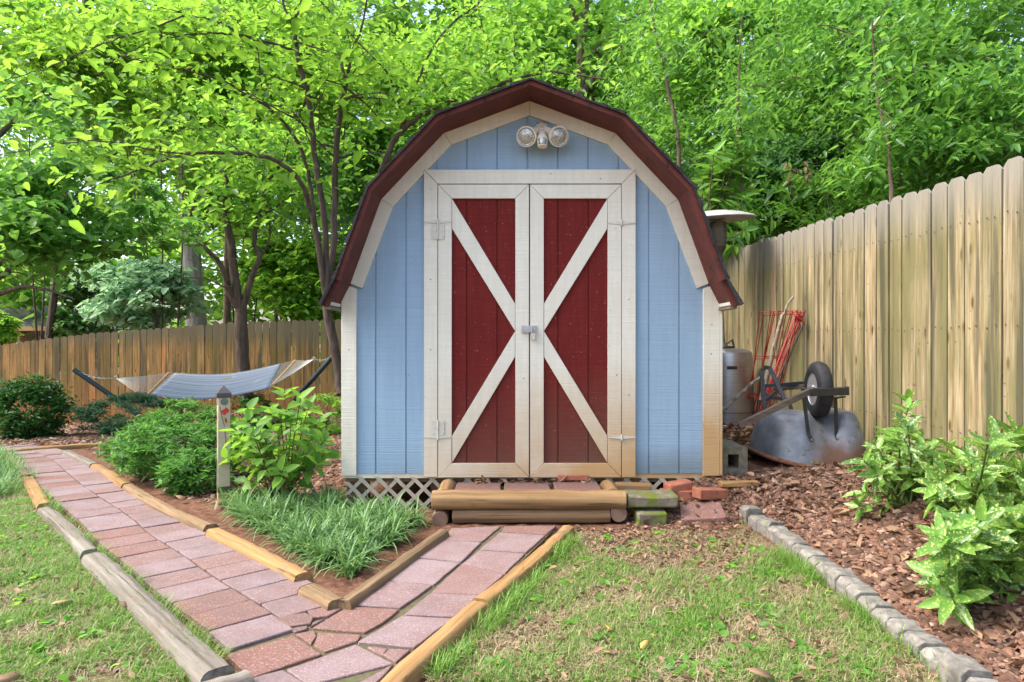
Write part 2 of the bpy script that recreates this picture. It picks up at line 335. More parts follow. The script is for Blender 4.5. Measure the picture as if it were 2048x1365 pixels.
MAT['black_metal'] = surf('black_painted_steel', (.018,.018,.02), (.04,.038,.04), (1,1,1), 20, .45, .1, dirt=(.09,.05,.03), dirt_scale=16, dirt_at=(.6,.75), spec=.5)
MAT['rubber'] = surf('tyre_rubber', (.016,.016,.018), (.035,.034,.036), (1,1,1), 18, .65, .15, dirt=(.08,.075,.07), dirt_scale=8, dirt_at=(.6,.8))
MAT['rimsteel'] = surf('grey_wheel_rim', (.33,.33,.34), (.5,.5,.5), (1,1,1), 20, .4, .05, metal=.5, dirt=(.2,.14,.1), dirt_scale=20, dirt_at=(.6,.75))
MAT['handle_wood'] = surf('weathered_handle', (.065,.048,.038), (.15,.115,.09), (2,24,24), 1.3, .85, .4)
MAT['stainless'] = surf('brushed_stainless', (.27,.275,.285), (.40,.40,.41), (1,1,40), 3, .33, .05, metal=.85, dirt=(.22,.18,.14), dirt_scale=3, dirt_at=(.5,.8), spec=.5)
MAT['dome'] = surf('dusty_aluminium', (.34,.32,.31), (.46,.44,.42), (1,1,1), 9, .6, .05, metal=.3, dirt=(.24,.21,.17), dirt_scale=12, dirt_at=(.55,.75))
MAT['mesh_metal'] = surf('burner_screen', (.055,.045,.035), (.15,.12,.08), (1,1,60), 4, .4, .1, metal=.5)
MAT['red_wire'] = surf('red_coated_wire', (.30,.014,.014), (.42,.022,.02), (1,1,1), 30, .45, 0, spec=.4)
MAT['black_plastic'] = surf('black_plastic', (.02,.02,.022), (.035,.035,.037), (1,1,1), 20, .5, 0)
MAT['stick'] = surf('dead_branch', (.15,.12,.09), (.34,.29,.23), (14,14,14), 1.6, .9, .4, tint=.1)
MAT['stand'] = surf('green_black_tube', (.012,.03,.034), (.022,.045,.05), (1,1,1), 9, .4, .05, spec=.5)
def cloth_mat():
    m, nt, b, N, L = nodes('blue_striped_fabric')
    v, rn, raw = coords(nt, (1,1,1)); sx = N('ShaderNodeSeparateXYZ'); L(raw, sx.inputs[0])
    at = N('ShaderNodeAttribute'); at.attribute_name = 'stripe'
    s = noise(nt, N('ShaderNodeCombineXYZ').outputs[0], 1)
    cb = N('ShaderNodeCombineXYZ'); L(at.outputs['Fac'], cb.inputs[0]); s = noise(nt, cb.outputs[0], 26, 3, .7)
    c = ramp(nt, s, [(.40, (.10,.14,.20)), (.5, (.19,.225,.285)), (.58, (.31,.335,.375))])
    d = noise(nt, raw, 6, 5); c = mixc(nt, ramp(nt, d, [(.6, 0.), (.8, .5)]), c, (.4,.42,.42))
    L(c, b.inputs['Base Color']); b.inputs['Roughness'].default_value = .9; return m
MAT['cloth'] = cloth_mat()
MAT['rope'] = surf('white_rope', (.5,.47,.41), (.64,.61,.55), (1,1,1), 60, .9, .1)
MAT['spreader'] = surf('hardwood_bar', (.4,.25,.13), (.54,.37,.22), (8,8,8), 2, .6)
MAT['post_paint'] = surf('cream_printed_post', (.42,.355,.24), (.52,.45,.32), (3,3,3), 4, .6, .1, dirt=(.32,.36,.27), dirt_scale=9, dirt_at=(.56,.7))
MAT['post_wood'] = surf('bare_post_wood', (.34,.22,.1), (.46,.31,.16), (14,14,1.5), 1.6)
MAT['post_band'] = surf('dark_green_band', (.06,.08,.03), (.1,.11,.05), (1,1,1), 20)
MAT['cap'] = surf('dark_bronze_cap', (.05,.045,.05), (.085,.078,.08), (1,1,1), 20, .5, .1)
MAT['medal'] = surf('slate_medallion', (.09,.10,.09), (.2,.2,.17), (1,1,1), 70, .6, .1)
MAT['bird_red'] = surf('red_print', (.42,.03,.03), (.55,.07,.05), (1,1,1), 40, .6, 0)
MAT['twig_print'] = surf('brown_print', (.12,.07,.04), (.2,.12,.07), (1,1,1), 30, .6, 0)
MAT['bark_dark'] = bark('dark_smooth_bark', (.055,.04,.03), (.14,.105,.08))
MAT['bark_mid'] = bark('brown_bark', (.085,.06,.04), (.19,.145,.105))
MAT['bark_pale'] = bark('pale_ridged_bark', (.24,.20,.175), (.50,.45,.40), (11,11,1.2), .9)
MAT['stem'] = surf('brown_stem', (.08,.05,.03), (.16,.1,.06), (3,3,3), 9)
MAT['stem_green'] = surf('green_stem', (.08,.12,.03), (.13,.18,.05), (3,3,3), 9)
LF = {}
LF['yellow'] = leafmat('backlit_yellow_green_leaf', (.06,.19,.022), (.135,.31,.035), (.38,.68,.07), .52)
LF['bright'] = leafmat('bright_green_leaf', (.055,.17,.024), (.12,.30,.045), (.40,.74,.09), .52)
LF['mid'] = leafmat('mid_green_leaf', (.045,.15,.032), (.10,.26,.05), (.30,.62,.10), .5)
LF['wood'] = leafmat('far_wood_leaf', (.07,.20,.03), (.17,.36,.06), (.45,.78,.12), .5)
LF['dark'] = leafmat('dark_green_leaf', (.02,.075,.025), (.05,.14,.04), (.14,.34,.07), .4)
LF['cool'] = leafmat('pale_blue_green_leaf', (.2,.36,.2), (.34,.53,.33), (.5,.8,.42), .45)
LF['laurel'] = leafmat('glossy_laurel_leaf', (.028,.105,.025), (.11,.28,.05), (.28,.58,.08), .45, .32, spec=.6)
LF['boxwood'] = leafmat('dark_bush_leaf', (.018,.07,.02), (.055,.17,.035), (.1,.28,.05), .3)
LF['juniper'] = leafmat('blue_green_needle', (.035,.10,.055), (.085,.19,.095), (.12,.28,.11), .3, .5)
LF['azalea'] = leafmat('azalea_leaf', (.03,.10,.02), (.09,.24,.045), (.2,.48,.07), .38)
LF['hydrangea'] = leafmat('hydrangea_leaf', (.07,.18,.028), (.17,.34,.05), (.36,.66,.07), .42)
LF['aucuba'] = leafmat('gold_dust_leaf', (.045,.14,.028), (.145,.32,.05), (.28,.54,.08), .35, .3, spots=(.50,.56,.16), spot_scale=95, spec=.5)
LF['magnolia'] = leafmat('magnolia_leaf', (.03,.11,.024), (.14,.32,.04), (.25,.52,.06), .35, .3, spec=.5)
LF['liriope'] = leafmat('liriope_blade', (.04,.13,.03), (.19,.33,.12), (.24,.44,.10), .3, .45)
LF['grass'] = leafmat('lawn_blade', (.08,.19,.025), (.19,.33,.06), (.30,.52,.08), .35)
LF['straw'] = leafmat('dry_blade', (.24,.19,.10), (.44,.37,.22), (.35,.28,.14), .25)
LF['litter'] = leafmat('dead_leaf', (.11,.06,.035), (.30,.19,.115), (.25,.13,.06), .2, .7)
LF['yellowleaf'] = leafmat('fallen_yellow_leaf', (.40,.26,.06), (.50,.36,.10), (.4,.28,.07), .25, .6)
LF['palebrown'] = leafmat('fallen_tan_leaf', (.20,.125,.065), (.31,.20,.115), (.22,.13,.07), .2, .7)
MAT['chip'] = surf('bark_chip', (.085,.048,.032), (.185,.108,.073), (1,1,1), 30, .9, .3, pick=[(0, (.5,.5,.5)), (.4, (1,.95,.95)), (.7, (1.4,1.2,1.1)), (.86, (1.6,1.7,1.75)), (1, (2.5,3.0,3.3))])

# ------------------------------------------------------------ ground
P_C = [z7(*p) for p in [(1890,1010),(1700,900),(1560,795),(1410,700),(1300,635),(1200,565),(1110,500),(1030,440),(955,397),(880,350)]]+[z6(*p) for p in [(840,1130),(755,1055),(640,980),(545,915),(490,880),(395,795),(360,765),(310,715),(200,665),(20,640)]]
PATH = [gp(*p) for p in P_C]
LAWN_R = [gp(*p) for p in [(905,1375),(1150,1062),(1230,1075),(1330,1062),(1440,1070),(1490,1055),(1560,1110),(1680,1190),(1800,1280),(1960,1368)]]
LAWN_R = [(.12,1.2),(-.35,1.9)]+[(p.x, p.y) for p in LAWN_R]+[(1.5,1.9),(1.5,1.2)]
LAWN_L = [gp(*p) for p in [(470,1365),(400,1320),(300,1215),(200,1125),(110,1040),(70,985),(30,935),(-60,900)]]
LAWN_L = [(-.8,1.9),(-.4,1.2)][::-1]+[(p.x, p.y) for p in LAWN_L]+[(-9,6.5),(-6,1.2)]
def inpoly(x, y, poly):
    c = np.zeros(np.shape(x), bool); n = len(poly)
    for i in range(n):
        (x1, y1), (x2, y2) = poly[i], poly[(i+1) % n]
        if y1 == y2: continue
        c ^= ((y1 > y) != (y2 > y)) & (x < (x2-x1)*(y-y1)/(y2-y1)+x1)
    return c
def Tn(X, Y): return np.array([T(a, b) for a, b in zip(X, Y)])
xs = np.unique(np.concatenate([np.arange(-3.5, 3.3, .045), np.arange(-14, -3.5, .15), np.arange(3.3, 8, .3), np.linspace(-60, -14, 30), np.linspace(8, 60, 30), [-400, -150, 150, 400]]).round(4))
ys = np.unique(np.concatenate([np.arange(1.2, 6, .045), np.arange(6, 15, .15), np.arange(-6, 1.2, .4), np.linspace(15, 60, 40), [-300, -60, -20, 120, 300, 600]]).round(4))
GX, GY = np.meshgrid(xs, ys); gx, gy = GX.ravel(), GY.ravel()
gz = Tn(gx, gy)
zone = np.where(inpoly(gx, gy, LAWN_R), 1., 0.)+np.where(inpoly(gx, gy, LAWN_L), 1., 0.)
zone = np.where((gx > 4) | (gx < -14) | (gy > 14.3), .5, zone)
near = (gx > -4) & (gx < 3) & (gy < 6)
gz = gz+np.where(near, RG.normal(0, .004, len(gz)), 0)
nx, ny = len(xs), len(ys); ii = np.arange(nx*ny).reshape(ny, nx)
Q = np.stack([ii[:-1,:-1].ravel(), ii[:-1,1:].ravel(), ii[1:,1:].ravel(), ii[1:,:-1].ravel()], 1)
def ground_mat():
    m, nt, b, N, L = nodes('soil_and_thatch')
    at = N('ShaderNodeAttribute'); at.attribute_name = 'rnd'
    p = N('ShaderNodeNewGeometry').outputs['Position']
    f = noise(nt, p, 22, 8, .7); f2 = noise(nt, p, 2.2, 4)
    mul = ramp(nt, f, [(.3, (.07,.035,.022)), (.5, (.15,.075,.047)), (.72, (.26,.15,.10))])
    thatch = ramp(nt, f, [(.3, (.10,.075,.04)), (.55, (.22,.18,.095)), (.75, (.33,.28,.16))])
    gr = mixc(nt, ramp(nt, f2, [(.4, .15), (.65, .6)]), thatch, (.09,.14,.03))
    L(mixc(nt, ramp(nt, at.outputs['Fac'], [(.35, 0.), (.65, 1.)]), mul, gr), b.inputs['Base Color']); b.inputs['Roughness'].default_value = .95
    b.inputs['Specular IOR Level'].default_value = .1; bump(nt, b, f, .8, .02); return m
g = quads('ground', np.stack([gx, gy, gz], 1), Q, zone, ground_mat(), kind='structure', loc=(0,0,0))

# ------------------------------------------------------------ shed
S0 = 300.0; Y0 = F/S0; XC = (1059-CX)/S0
def sx(u): return (u-CX)/S0
def sz(v): return CH+(CY-v)/S0
YB = Y0+2.45; YF = Y0-.31
PROF = [(0,2.714),(.57,2.500),(.985,2.060),(1.190,1.495),(1.272,1.335)]
def roofz(x):
    a = abs(x-XC); return float(np.interp(a, [p[0] for p in PROF], [p[1] for p in PROF]))
shed = thing('garden_shed', 'light blue barn style shed with red cross braced doors and black gambrel roof', 'shed', (XC, Y0, .22))
def strip(mb, x0, x1, zb, y0, y1, zcap=None):
    bx = sorted({x0, x1} | {XC+s*p[0] for p in PROF for s in (-1, 1) if x0 < XC+s*p[0] < x1})
    top = [(x, min(roofz(x), zcap) if zcap else roofz(x)) for x in bx]
    mb.xz([(x0, zb)]+[(x1, zb)]+top[::-1], y0, y1, .5)
g0, gp_ = .103, .2022; XL, XR = XC-1.252, XC+1.252
def groove_edges(a, b):
    ks = [g0+gp_*k for k in range(-12, 13)]; ks = [k for k in ks if a+.02 < k < b-.02]
    e = [a]+ks+[b]; return [(e[i]+(.0045 if i else 0), e[i+1]-(.0045 if i < len(e)-2 else 0)) for i in range(len(e)-1)]
mb = MB()
for a, b in groove_edges(XL, XR): strip(mb, a, b, sz(948), Y0, Y0+.012)
strip(mb, XL, XR, sz(948), Y0+.0085, Y0+.03)
obj('front_wall', mb, MAT['blue'], shed, bevel=.0015)
for x in (XL, XR-.03): obj('side_wall', MB().box(x, x+.03, Y0+.03, YB, sz(948), 1.62), MAT['blue'], shed)
mb = MB(); strip(mb, XL+.03, XR-.03, sz(948), YB-.03, YB); obj('back_wall', mb, MAT['blue'], shed)
obj('floor', MB().box(XL+.02, XR-.02, Y0+.032, YB-.03, sz(948)-.06, sz(948)+.02), MAT['dark_wood'], shed)
mb = MB()
mb.box(XL+.01, XR-.01, Y0+.005, Y0+.03, .205, sz(948)-.0) 
obj('sill_board', mb, MAT['white'], shed)
# gable trim boards under the roof, mitred
def miter(P, d):
    out = []
    for i, p in enumerate(P):
        p = Vector(p); ts = []
        if i > 0: ts.append((p-Vector(P[i-1])).normalized())
        if i < len(P)-1: ts.append((Vector(P[i+1])-p).normalized())
        ns = [Vector((t.y, -t.x)) for t in ts]; n = sum(ns, Vector((0,0))).normalized(); out.append(p+n*(d/max(.3, n.dot(ns[0]))))
    return out
prof_r = [Vector(p) for p in PROF]
inn = miter([(-PROF[1][0], PROF[1][1])]+PROF[:4], .088)[1:]
inn[0].x = 0
for s in (-1, 1):
    for i in range(3):
        a, b, c, d = prof_r[i], prof_r[i+1], inn[i+1], inn[i]
        if i == 2: b = Vector((1.200, 1.505)); c = Vector((b.x-.088, 1.47)); 
        e = .0012
        poly = [(XC+s*a.x, a.y), (XC+s*b.x, b.y), (XC+s*c.x, c.y), (XC+s*d.x, d.y)]
        cx_ = sum(p[0] for p in poly)/4; cz_ = sum(p[1] for p in poly)/4
        poly = [(cx_+(x-cx_)*(1-e*2), cz_+(z-cz_)*(1-e*2)) for x, z in poly]
        if s < 0: poly = poly[::-1]
        obj('gable_trim', MB().xz(poly, Y0-.022, Y0-.0005), MAT['white'], shed, bevel=.002)
for u0, u1, vt in ((684, 714, 580), (1405, 1437.5, 590)):
    x0, x1 = sx(u0), sx(u1); a, b = (1.505, 1.467) if u0 < 1000 else (1.467, 1.505)
    obj('corner_trim', MB().xz([(x0, sz(951)), (x1, sz(951)), (x1, b), (x0, a)], Y0-.021, Y0-.0006), MAT['white'], shed, bevel=.002)
obj('corner_trim', MB().box(sx(1437.8), sx(1437.8)+.018, Y0-.022, Y0+.09, sz(950), 1.44), MAT['white'], shed, bevel=.002)
# roof: red sheathing seen from below, black shingles over it
def offp(d):
    P = [(-p[0], p[1]) for p in PROF[:0:-1]]+PROF
    return miter(P, -d)
full = [Vector((-p[0], p[1])) for p in PROF[:0:-1]]+[Vector(p) for p in PROF]
o1 = offp(.027)
for i in range(8):
    if i in (0, 7): y0_, m_ = YF+.02, MAT['red_soffit']
    else: y0_, m_ = YF, MAT['red_soffit']
    q = [full[i], full[i+1], o1[i+1], o1[i]]
    obj('roof_board', MB().xz([(XC+p.x, p.y) for p in q][::-1], y0_, YB+.1), m_, shed, label=None)
mb = MB(); o2 = offp(.0285); o3 = offp(.05)
for i in range(8):
    a, b = o2[i], o2[i+1]; L_ = (b-a).length; t = (b-a)/L_; nrm = Vector((-t.y, t.x)); nc = max(1, round(L_/.125)); down = 1 if i >= 4 else -1
    for k in range(nc):
        p, q = a+t*(L_*k/nc), a+t*(L_*(k+1)/nc); hi, lo = (p, q) if down > 0 else (q, p)
        th0, th1 = .007, .022; ext = .008
        lo2 = lo+t*down*ext
        yo = YF-.018+random.uniform(-.009, .006)
        poly = [hi, lo2, lo2+nrm*th1, hi+nrm*th0]
        poly = [(XC+v.x, v.y) for v in poly]; poly = poly if down < 0 else poly[::-1]
        y = yo
        while y < YB+.12:
            w = random.uniform(.2, .32); mb.xz(poly, y, min(YB+.12, y+w-.004)); y += w
obj('shingles', mb, MAT['shingle'], shed)
for s in (-1, 1):                                   # boxed eave ends
    p = [(XC+s*1.256, 1.40), (XC+s*1.256, 1.345), (XC+s*1.275, 1.345)]
    obj('eave_box', MB().xz(p if s < 0 else p[::-1], YF+.06, YB), MAT['white'], shed)
    obj('eave_soffit', MB().box(*sorted((XC+s*1.256, XC+s*1.30)), YF+.05, YB, 1.322, 1.340), MAT['soffit_dark'], shed)
# door frame
fr = (849, 1269.5, 342, 953)
def fboard(poly, y0, y1, parent, name, m=None, bev=.0022):
    P = [(sx(u), sz(v)) for u, v in poly]
    a = sum(P[i][0]*P[(i+1) % len(P)][1]-P[(i+1) % len(P)][0]*P[i][1] for i in range(len(P)))
    if a < 0: P = P[::-1]
    return obj(name, MB().xz(P, y0, y1), m or MAT['white'], parent, bevel=bev)
df = thing('door_frame', None, None, (0,0,0)); df.parent = shed; df['_w'] = list(wloc(shed)); df.location = (0,0,0)
fboard([(849.3,342),(1269.5,341.5),(1242,369.5),(876.4,369.8)], Y0-.031, Y0-.0007, df, 'head_board')
fboard([(849,342.6),(875.8,370.2),(875.8,953),(849,953)], Y0-.030, Y0-.0007, df, 'side_board')
fboard([(1269.8,342.1),(1269.8,953),(1242.4,953),(1242.4,370)], Y0-.030, Y0-.0007, df, 'side_board')
hz = thing('x', None, None, (0,0,0)); bpy.data.objects.remove(hz)
YP = Y0-.011
def door(u0, u1, mirror):
    d = thing('door', None, None, (0,0,0)); d.parent = shed; d['_w'] = list(wloc(shed)); d.location = (0,0,0)
    mb = MB(); a, b = sx(u0+2), sx(u1-2)
    for e0, e1 in groove_edges(a, b): mb.box(e0, e1, YP, YP+.01, sz(952), sz(373), .5)
    mb.box(a, b, YP+.0065, Y0-.0012, sz(952), sz(373), .5)
    obj('panel', mb, MAT['red'], d)
    w = 27.3; y0, y1 = YP-.02, YP-.0004; t, bt = 371.5, 953.5
    fboard([(u0,t),(u1,t),(u1-w,t+27.5),(u0+w,t+27.5)], y0, y1, d, 'rail_board')
    fboard([(u0,bt),(u0+w,bt-28),(u1-w,bt-28),(u1,bt)], y0-.0006, y1, d, 'rail_board')
    fboard([(u0,t+.7),(u0+w-.4,t+28),(u0+w-.4,bt-28.2),(u0,bt-.7)], y0+.0007, y1, d, 'stile_board')
    fboard([(u1,t+.7),(u1,bt-.7),(u1-w+.4,bt-28.2),(u1-w+.4,t+28)], y0+.0004, y1, d, 'stile_board')
    A, B = u0+w, u1-w
    up = [(A+.4,399.8),(B-.4,608),(B-.4,662.5),(A+.4,459)]; lo = [(B-.4,663.5),(B-.4,714),(A+.6,924.5),(A+.4,871)]
    if mirror: up = [(u0+u1-x, y) for x, y in up]; lo = [(u0+u1-x, y) for x, y in lo]
    fboard(up, y0+.002, y1, d, 'diagonal_brace'); fboard(lo, y0+.003, y1, d, 'diagonal_brace')
    return d
dl = door(877.2, 1057.6, False); dr = door(1060.2, 1241.2, True)
def strap_hinge(uc, v, parent, butt, up=False):
    mb = MB(); y0 = Y0-.0365
    for s in (-1, 1):
        mb.xz([(sx(uc), sz(v-3.5)), (sx(uc), sz(v+3.5)), (sx(uc+s*28), sz(v+.8)), (sx(uc+s*28), sz(v-.8))][::s], y0, y0+.003)
    mb.tube([(sx(uc), y0-.002, sz(v-6)), (sx(uc), y0-.002, sz(v+6))], .006)
    if butt:
        va, vb = (v+4, v+35) if not up else (v-33, v-3)
        mb.box(sx(uc-13), sx(uc-1), y0, y0+.004, sz(vb), sz(va)); mb.box(sx(uc+1), sx(uc+13), y0, y0+.004, sz(vb), sz(va))
        mb.tube([(sx(uc), y0-.003, sz(va)), (sx(uc), y0-.003, sz(vb))], .0065)
        for du in (-9, 9):
            for k in (.15, .5, .85): mb.lathe([(.0055, 0), (.0045, .003)], (sx(uc+du), y0, sz(va+(vb-va)*k)), (0,-1,0), 8)
    obj('hinge', mb, MAT['hinge'], parent, bevel=.0008)
strap_hinge(876.8, 446, dl, True); strap_hinge(876.8, 873, dl, True, True); strap_hinge(1241.7, 448, dr, False); strap_hinge(1241.7, 874, dr, False)
hp = MB(); hp.box(sx(1043), sx(1073), Y0-.045, Y0-.032, sz(666), sz(652)); hp.box(sx(1046), sx(1058), Y0-.05, Y0-.045, sz(663), sz(655))
hp.tube([(sx(1069), Y0-.045, sz(657)), (sx(1069), Y0-.066, sz(658)), (sx(1069), Y0-.066, sz(664)), (sx(1069), Y0-.045, sz(665))], .003)
obj('hasp', hp, MAT['steel'], dr, bevel=.001)
pl = thing('padlock', 'small grey combination padlock hanging from the hasp on the shed doors', 'padlock', (sx(1066), Y0-.058, sz(681)))
obj('lock_body', MB().box(sx(1061.5), sx(1070.5), Y0-.068, Y0-.048, sz(681), sz(667)), MAT['steel'], pl, bevel=.002)
obj('shackle', MB().tube([(sx(1063), Y0-.058, sz(668)), (sx(1063), Y0-.058, sz(660)), (sx(1064.5), Y0-.058, sz(657)), (sx(1067.5), Y0-.058, sz(657)), (sx(1069), Y0-.058, sz(660)), (sx(1069), Y0-.058, sz(668))], .0028), MAT['steel'], pl)
mb = MB()
for k in range(4): mb.box(sx(1063), sx(1069), Y0-.0705, Y0-.068, sz(679.6-k*2.8), sz(677.6-k*2.8))
obj('number_wheel', mb, MAT['hinge'], pl)
# nail heads
for u, v in ((1047,757),(1101,350),(1200,360),(862,560),(862,700),(1256,600),(1256,790),(700,700),(1420,708),(1421,650),(1232,750)):
    obj('nail_head', MB().lathe([(.0045,0),(.003,.002)], (sx(u), Y0-.0315, sz(v)), (0,-1,0), 8), MAT['soffit_dark'], shed)
# flood light
fl = thing('flood_light', None, None, (0,0,0)); fl.parent = shed; fl['_w'] = list(wloc(shed)); fl.location = (0,0,0)
lx, lz = sx(1083), sz(262)
mb = MB(); mb.lathe([(.048,0),(.05,.012),(.045,.035),(.03,.045)], (lx, Y0, lz), (0,-1,0), 20); mb.tube([(lx, Y0-.03, lz), (lx, Y0-.07, lz-.03)], [.034, .026], 12)
obj('base', mb, MAT['plastic'], fl, bevel=.002)
obj('mount_bracket', MB().box(lx-.03, lx+.02, Y0-.012, Y0-.001, lz+.043, lz+.052), MAT['black_metal'], fl)
for s, tu, tv in ((-1, 1052, 285), (1, 1115, 285)):
    hc = Vector((sx(tu), Y0-.13, sz(tv))); ax = Vector((s*.26, -.92, -.3)).normalized(); o_ = Vector((lx+s*.022, Y0-.05, lz-.005)); ax2 = (hc-o_).normalized()
    obj('lamp_shell', MB().tube([o_, o_+(hc-o_)*.3, hc-ax*.05, hc-ax*.02, hc-ax*.019, hc+ax*.004], [.024, .027, .040, .056, .066, .066], 26), MAT['plastic'], fl)
    obj('lamp_face', MB().lathe([(.058,0),(.054,.006),(.048,.002),(.03,.012),(.012,.016)], hc+ax*.0042, ax, 24), MAT['glass'], fl)
obj('motion_sensor', MB().tube([(lx, Y0-.05, lz-.02), (lx, Y0-.09, lz-.05), (lx, Y0-.125, lz-.09), (lx, Y0-.135, lz-.145)], [.018, .026, .036, .030], 16), MAT['plastic'], fl)
obj('sensor_lens', MB().tube([(lx, Y0-.139, lz-.10), (lx, Y0-.15, lz-.135)], [.029, .024], 14), MAT['glass'], fl)
# lattice skirt with blocks and framing behind
latt = MB(); zt, zb = .214, -.06; pit = .118; w = .024
for dirn, yy in ((1, Y0+.012), (-1, Y0+.0045)):
    k = XC-2.2
    while k < XC+2.2:
        x0, x1 = (k, k+(zt-zb)) if dirn > 0 else (k+(zt-zb), k)
        lo_, hi_ = XL+.03, XR-.03; t0, t1 = sorted(((lo_-x0)/(x1-x0), (hi_-x0)/(x1-x0))); t0, t1 = max(0, t0), min(1, t1)
        if t1-t0 > .12:
            xa, xb, za, zb2 = x0+(x1-x0)*t0, x0+(x1-x0)*t1, zb+(zt-zb)*t0, zb+(zt-zb)*t1
            latt.xz([(xa-w*.7, za), (xa+w*.7, za), (xb+w*.7, zb2), (xb-w*.7, zb2)], yy, yy+.007)
        k += pit
obj('lattice_skirt', latt, MAT['lattice'], shed)
for x in (XL+.02, -.55, .25, 1.15): obj('support_post', MB().box(x, x+.13, Y0+.06, Y0+.2, -.05, .178), MAT['dark_wood'], shed)

# ------------------------------------------------------------ timber step
step = thing('timber_step', 'low step built of round tan logs in front of the shed doors', 'step', gp(1060, 1052))
YS = 4.24; ss = F/YS
def ux(u, Y=YS): return (u-CX)/F*Y
def vz(v, Y=YS): return CH+(CY-v)/F*Y
def logm(x0, x1, y, z, r, sq=1.0):
    n = 12; pts = [(x0+(x1-x0)*i/n, y+random.uniform(-.002,.002), z+random.uniform(-.002,.002)) for i in range(n+1)]
    return MB().tube(pts, [r*random.uniform(.97,1.03) for _ in pts], 18)
def local_log(name, a, b, r, m, parent, flat=0):
    """log along a-b, its own x axis along the grain"""
    a, b = Vector(a), Vector(b); L_ = (b-a).length; n = max(4, int(L_/.12)); mb = MB()
    mb.tube([(L_*i/n, random.uniform(-.003,.003), random.uniform(-.003,.003)) for i in range(n+1)], [r*random.uniform(.965,1.03) for _ in range(n+1)], 18)
    me = obj(name, mb, m, None, loc=(0,0,0), bevel=.004); 
    x = (b-a).normalized(); z = Vector((0,0,1)); z = (z-x*z.dot(x)).normalized(); y = z.cross(x)
    M_ = Matrix((x, y, z)).transposed().to_4x4(); org = wloc(parent)
    me.parent = parent; M_.translation = a-Vector(org); me.matrix_local = M_; return me
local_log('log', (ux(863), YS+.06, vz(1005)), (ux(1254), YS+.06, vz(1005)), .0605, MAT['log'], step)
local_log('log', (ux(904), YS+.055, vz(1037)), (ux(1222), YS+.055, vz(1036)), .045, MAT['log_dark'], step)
for u in (879, 1239): 
    z = vz(1041) if u < 1000 else vz(1031)
    local_log('side_log', (ux(u), YS+.02, z), (ux(u)+.0, YS+.52, z), .05, MAT['log_end'], step)
for u in (884, 1232): local_log('side_log', (ux(u), YS+.115, .152), (ux(u), YS+.4, .152), .052, MAT['log'], step)
obj('packed_soil', MB().box(ux(905), ux(1215), YS+.11, YS+.41, .02, .155), MAT['dark_wood'], step)
def paver(pts, label, h=.0, th=.04, group='concrete pavers of the garden path', rnd=None, z=None):
    c = sum(pts, Vector())/len(pts)
    P = [c+(p-c)*.992 for p in pts]
    if rnd is None: rnd = random.random()
    a = sum(P[i].x*P[(i+1) % len(P)].y-P[(i+1) % len(P)].x*P[i].y for i in range(len(P)))
    if a < 0: P = P[::-1]
    tl = [Vector((random.uniform(-.006,.006), random.uniform(-.006,.006), 0))][0]
    dz = random.uniform(-.003, .004)
    P = [Vector((p.x, p.y, p.z+h+dz+tl.x*(p.x-c.x)+tl.y*(p.y-c.y))) for p in P]
    Q = []                                          # worn, slightly wavy edges
    for i in range(len(P)):
        a_, b_ = P[i], P[(i+1) % len(P)]; n = max(1, int((b_-a_).length/.06))
        for k in range(n):
            p = a_+(b_-a_)*(k/n); j = .0022
            Q.append(p+Vector((random.uniform(-j,j), random.uniform(-j,j), 0)))
    mb = MB(); mb.slab(Q, th, rnd)
    return obj('paver', mb, MAT['paver'], None, label, 'paver', group, bevel=.004, seg=2)
sp = [(905,1001), (1007.5,1104), (1113,1209)]
nm = ['reddish square paver on the timber step, nearest the lattice side', 'middle reddish square paver on top of the timber step', 'reddish square paver on the timber step, nearest the mossy block']
for (a, b), t in zip(sp, nm):
    paver([Vector((ux(a), YS+.125, .19)), Vector((ux(b), YS+.125, .19)), Vector((ux(b)-.004, YS+.37, .19)), Vector((ux(a), YS+.37, .19))], t, 0, .035, 'pavers on the timber step', .12)

# ------------------------------------------------------------ pavers of the long path: two columns
cs = [PATH[0]]; 
dense = []
for i in range(len(PATH)-1):
    n = 12
    for k in range(n): dense.append(PATH[i].lerp(PATH[i+1], k/n))
dense.append(PATH[-1])
for _ in range(30):
    dense = [dense[0]]+[(dense[i-1]+dense[i]*2+dense[i+1])/4 for i in range(1, len(dense)-1)]+[dense[-1]]
acc = [0]
for i in range(1, len(dense)): acc.append(acc[-1]+(dense[i]-dense[i-1]).length)
def along(s, off, dz=.028):
    i = int(np.searchsorted(acc, s))-1; i = max(0, min(i, len(dense)-2)); t = (s-acc[i])/(acc[i+1]-acc[i]); p = dense[i].lerp(dense[i+1], t)
    a, b = dense[max(0, i-8)], dense[min(len(dense)-1, i+9)]; d = (b-a); d.z = 0; d.normalize(); n = Vector((d.y, -d.x, 0))
    q = p+n*off; return Vector((q.x, q.y, T(q.x, q.y)+dz))
def tone(r): return 'reddish' if r < .33 else ('rosy' if r < .66 else 'greyish pink')
ORD = ['first','second','third','fourth','fifth','sixth','seventh','eighth','ninth','tenth','eleventh','twelfth','thirteenth','fourteenth','fifteenth','sixteenth','seventeenth','eighteenth','nineteenth','twentieth','twenty-first','twenty-second','twenty-third','twenty-fourth','twenty-fifth','twenty-sixth','twenty-seventh','twenty-eighth','twenty-ninth','thirtieth','thirty-first','thirty-second','thirty-third','thirty-fourth','thirty-fifth','thirty-sixth','thirty-seventh','thirty-eighth','thirty-ninth','fortieth','forty-first','forty-second','forty-third','forty-fourth','forty-fifth']
PS = {-1: .195, 1: .33}
SMAX = acc[-1]-.02
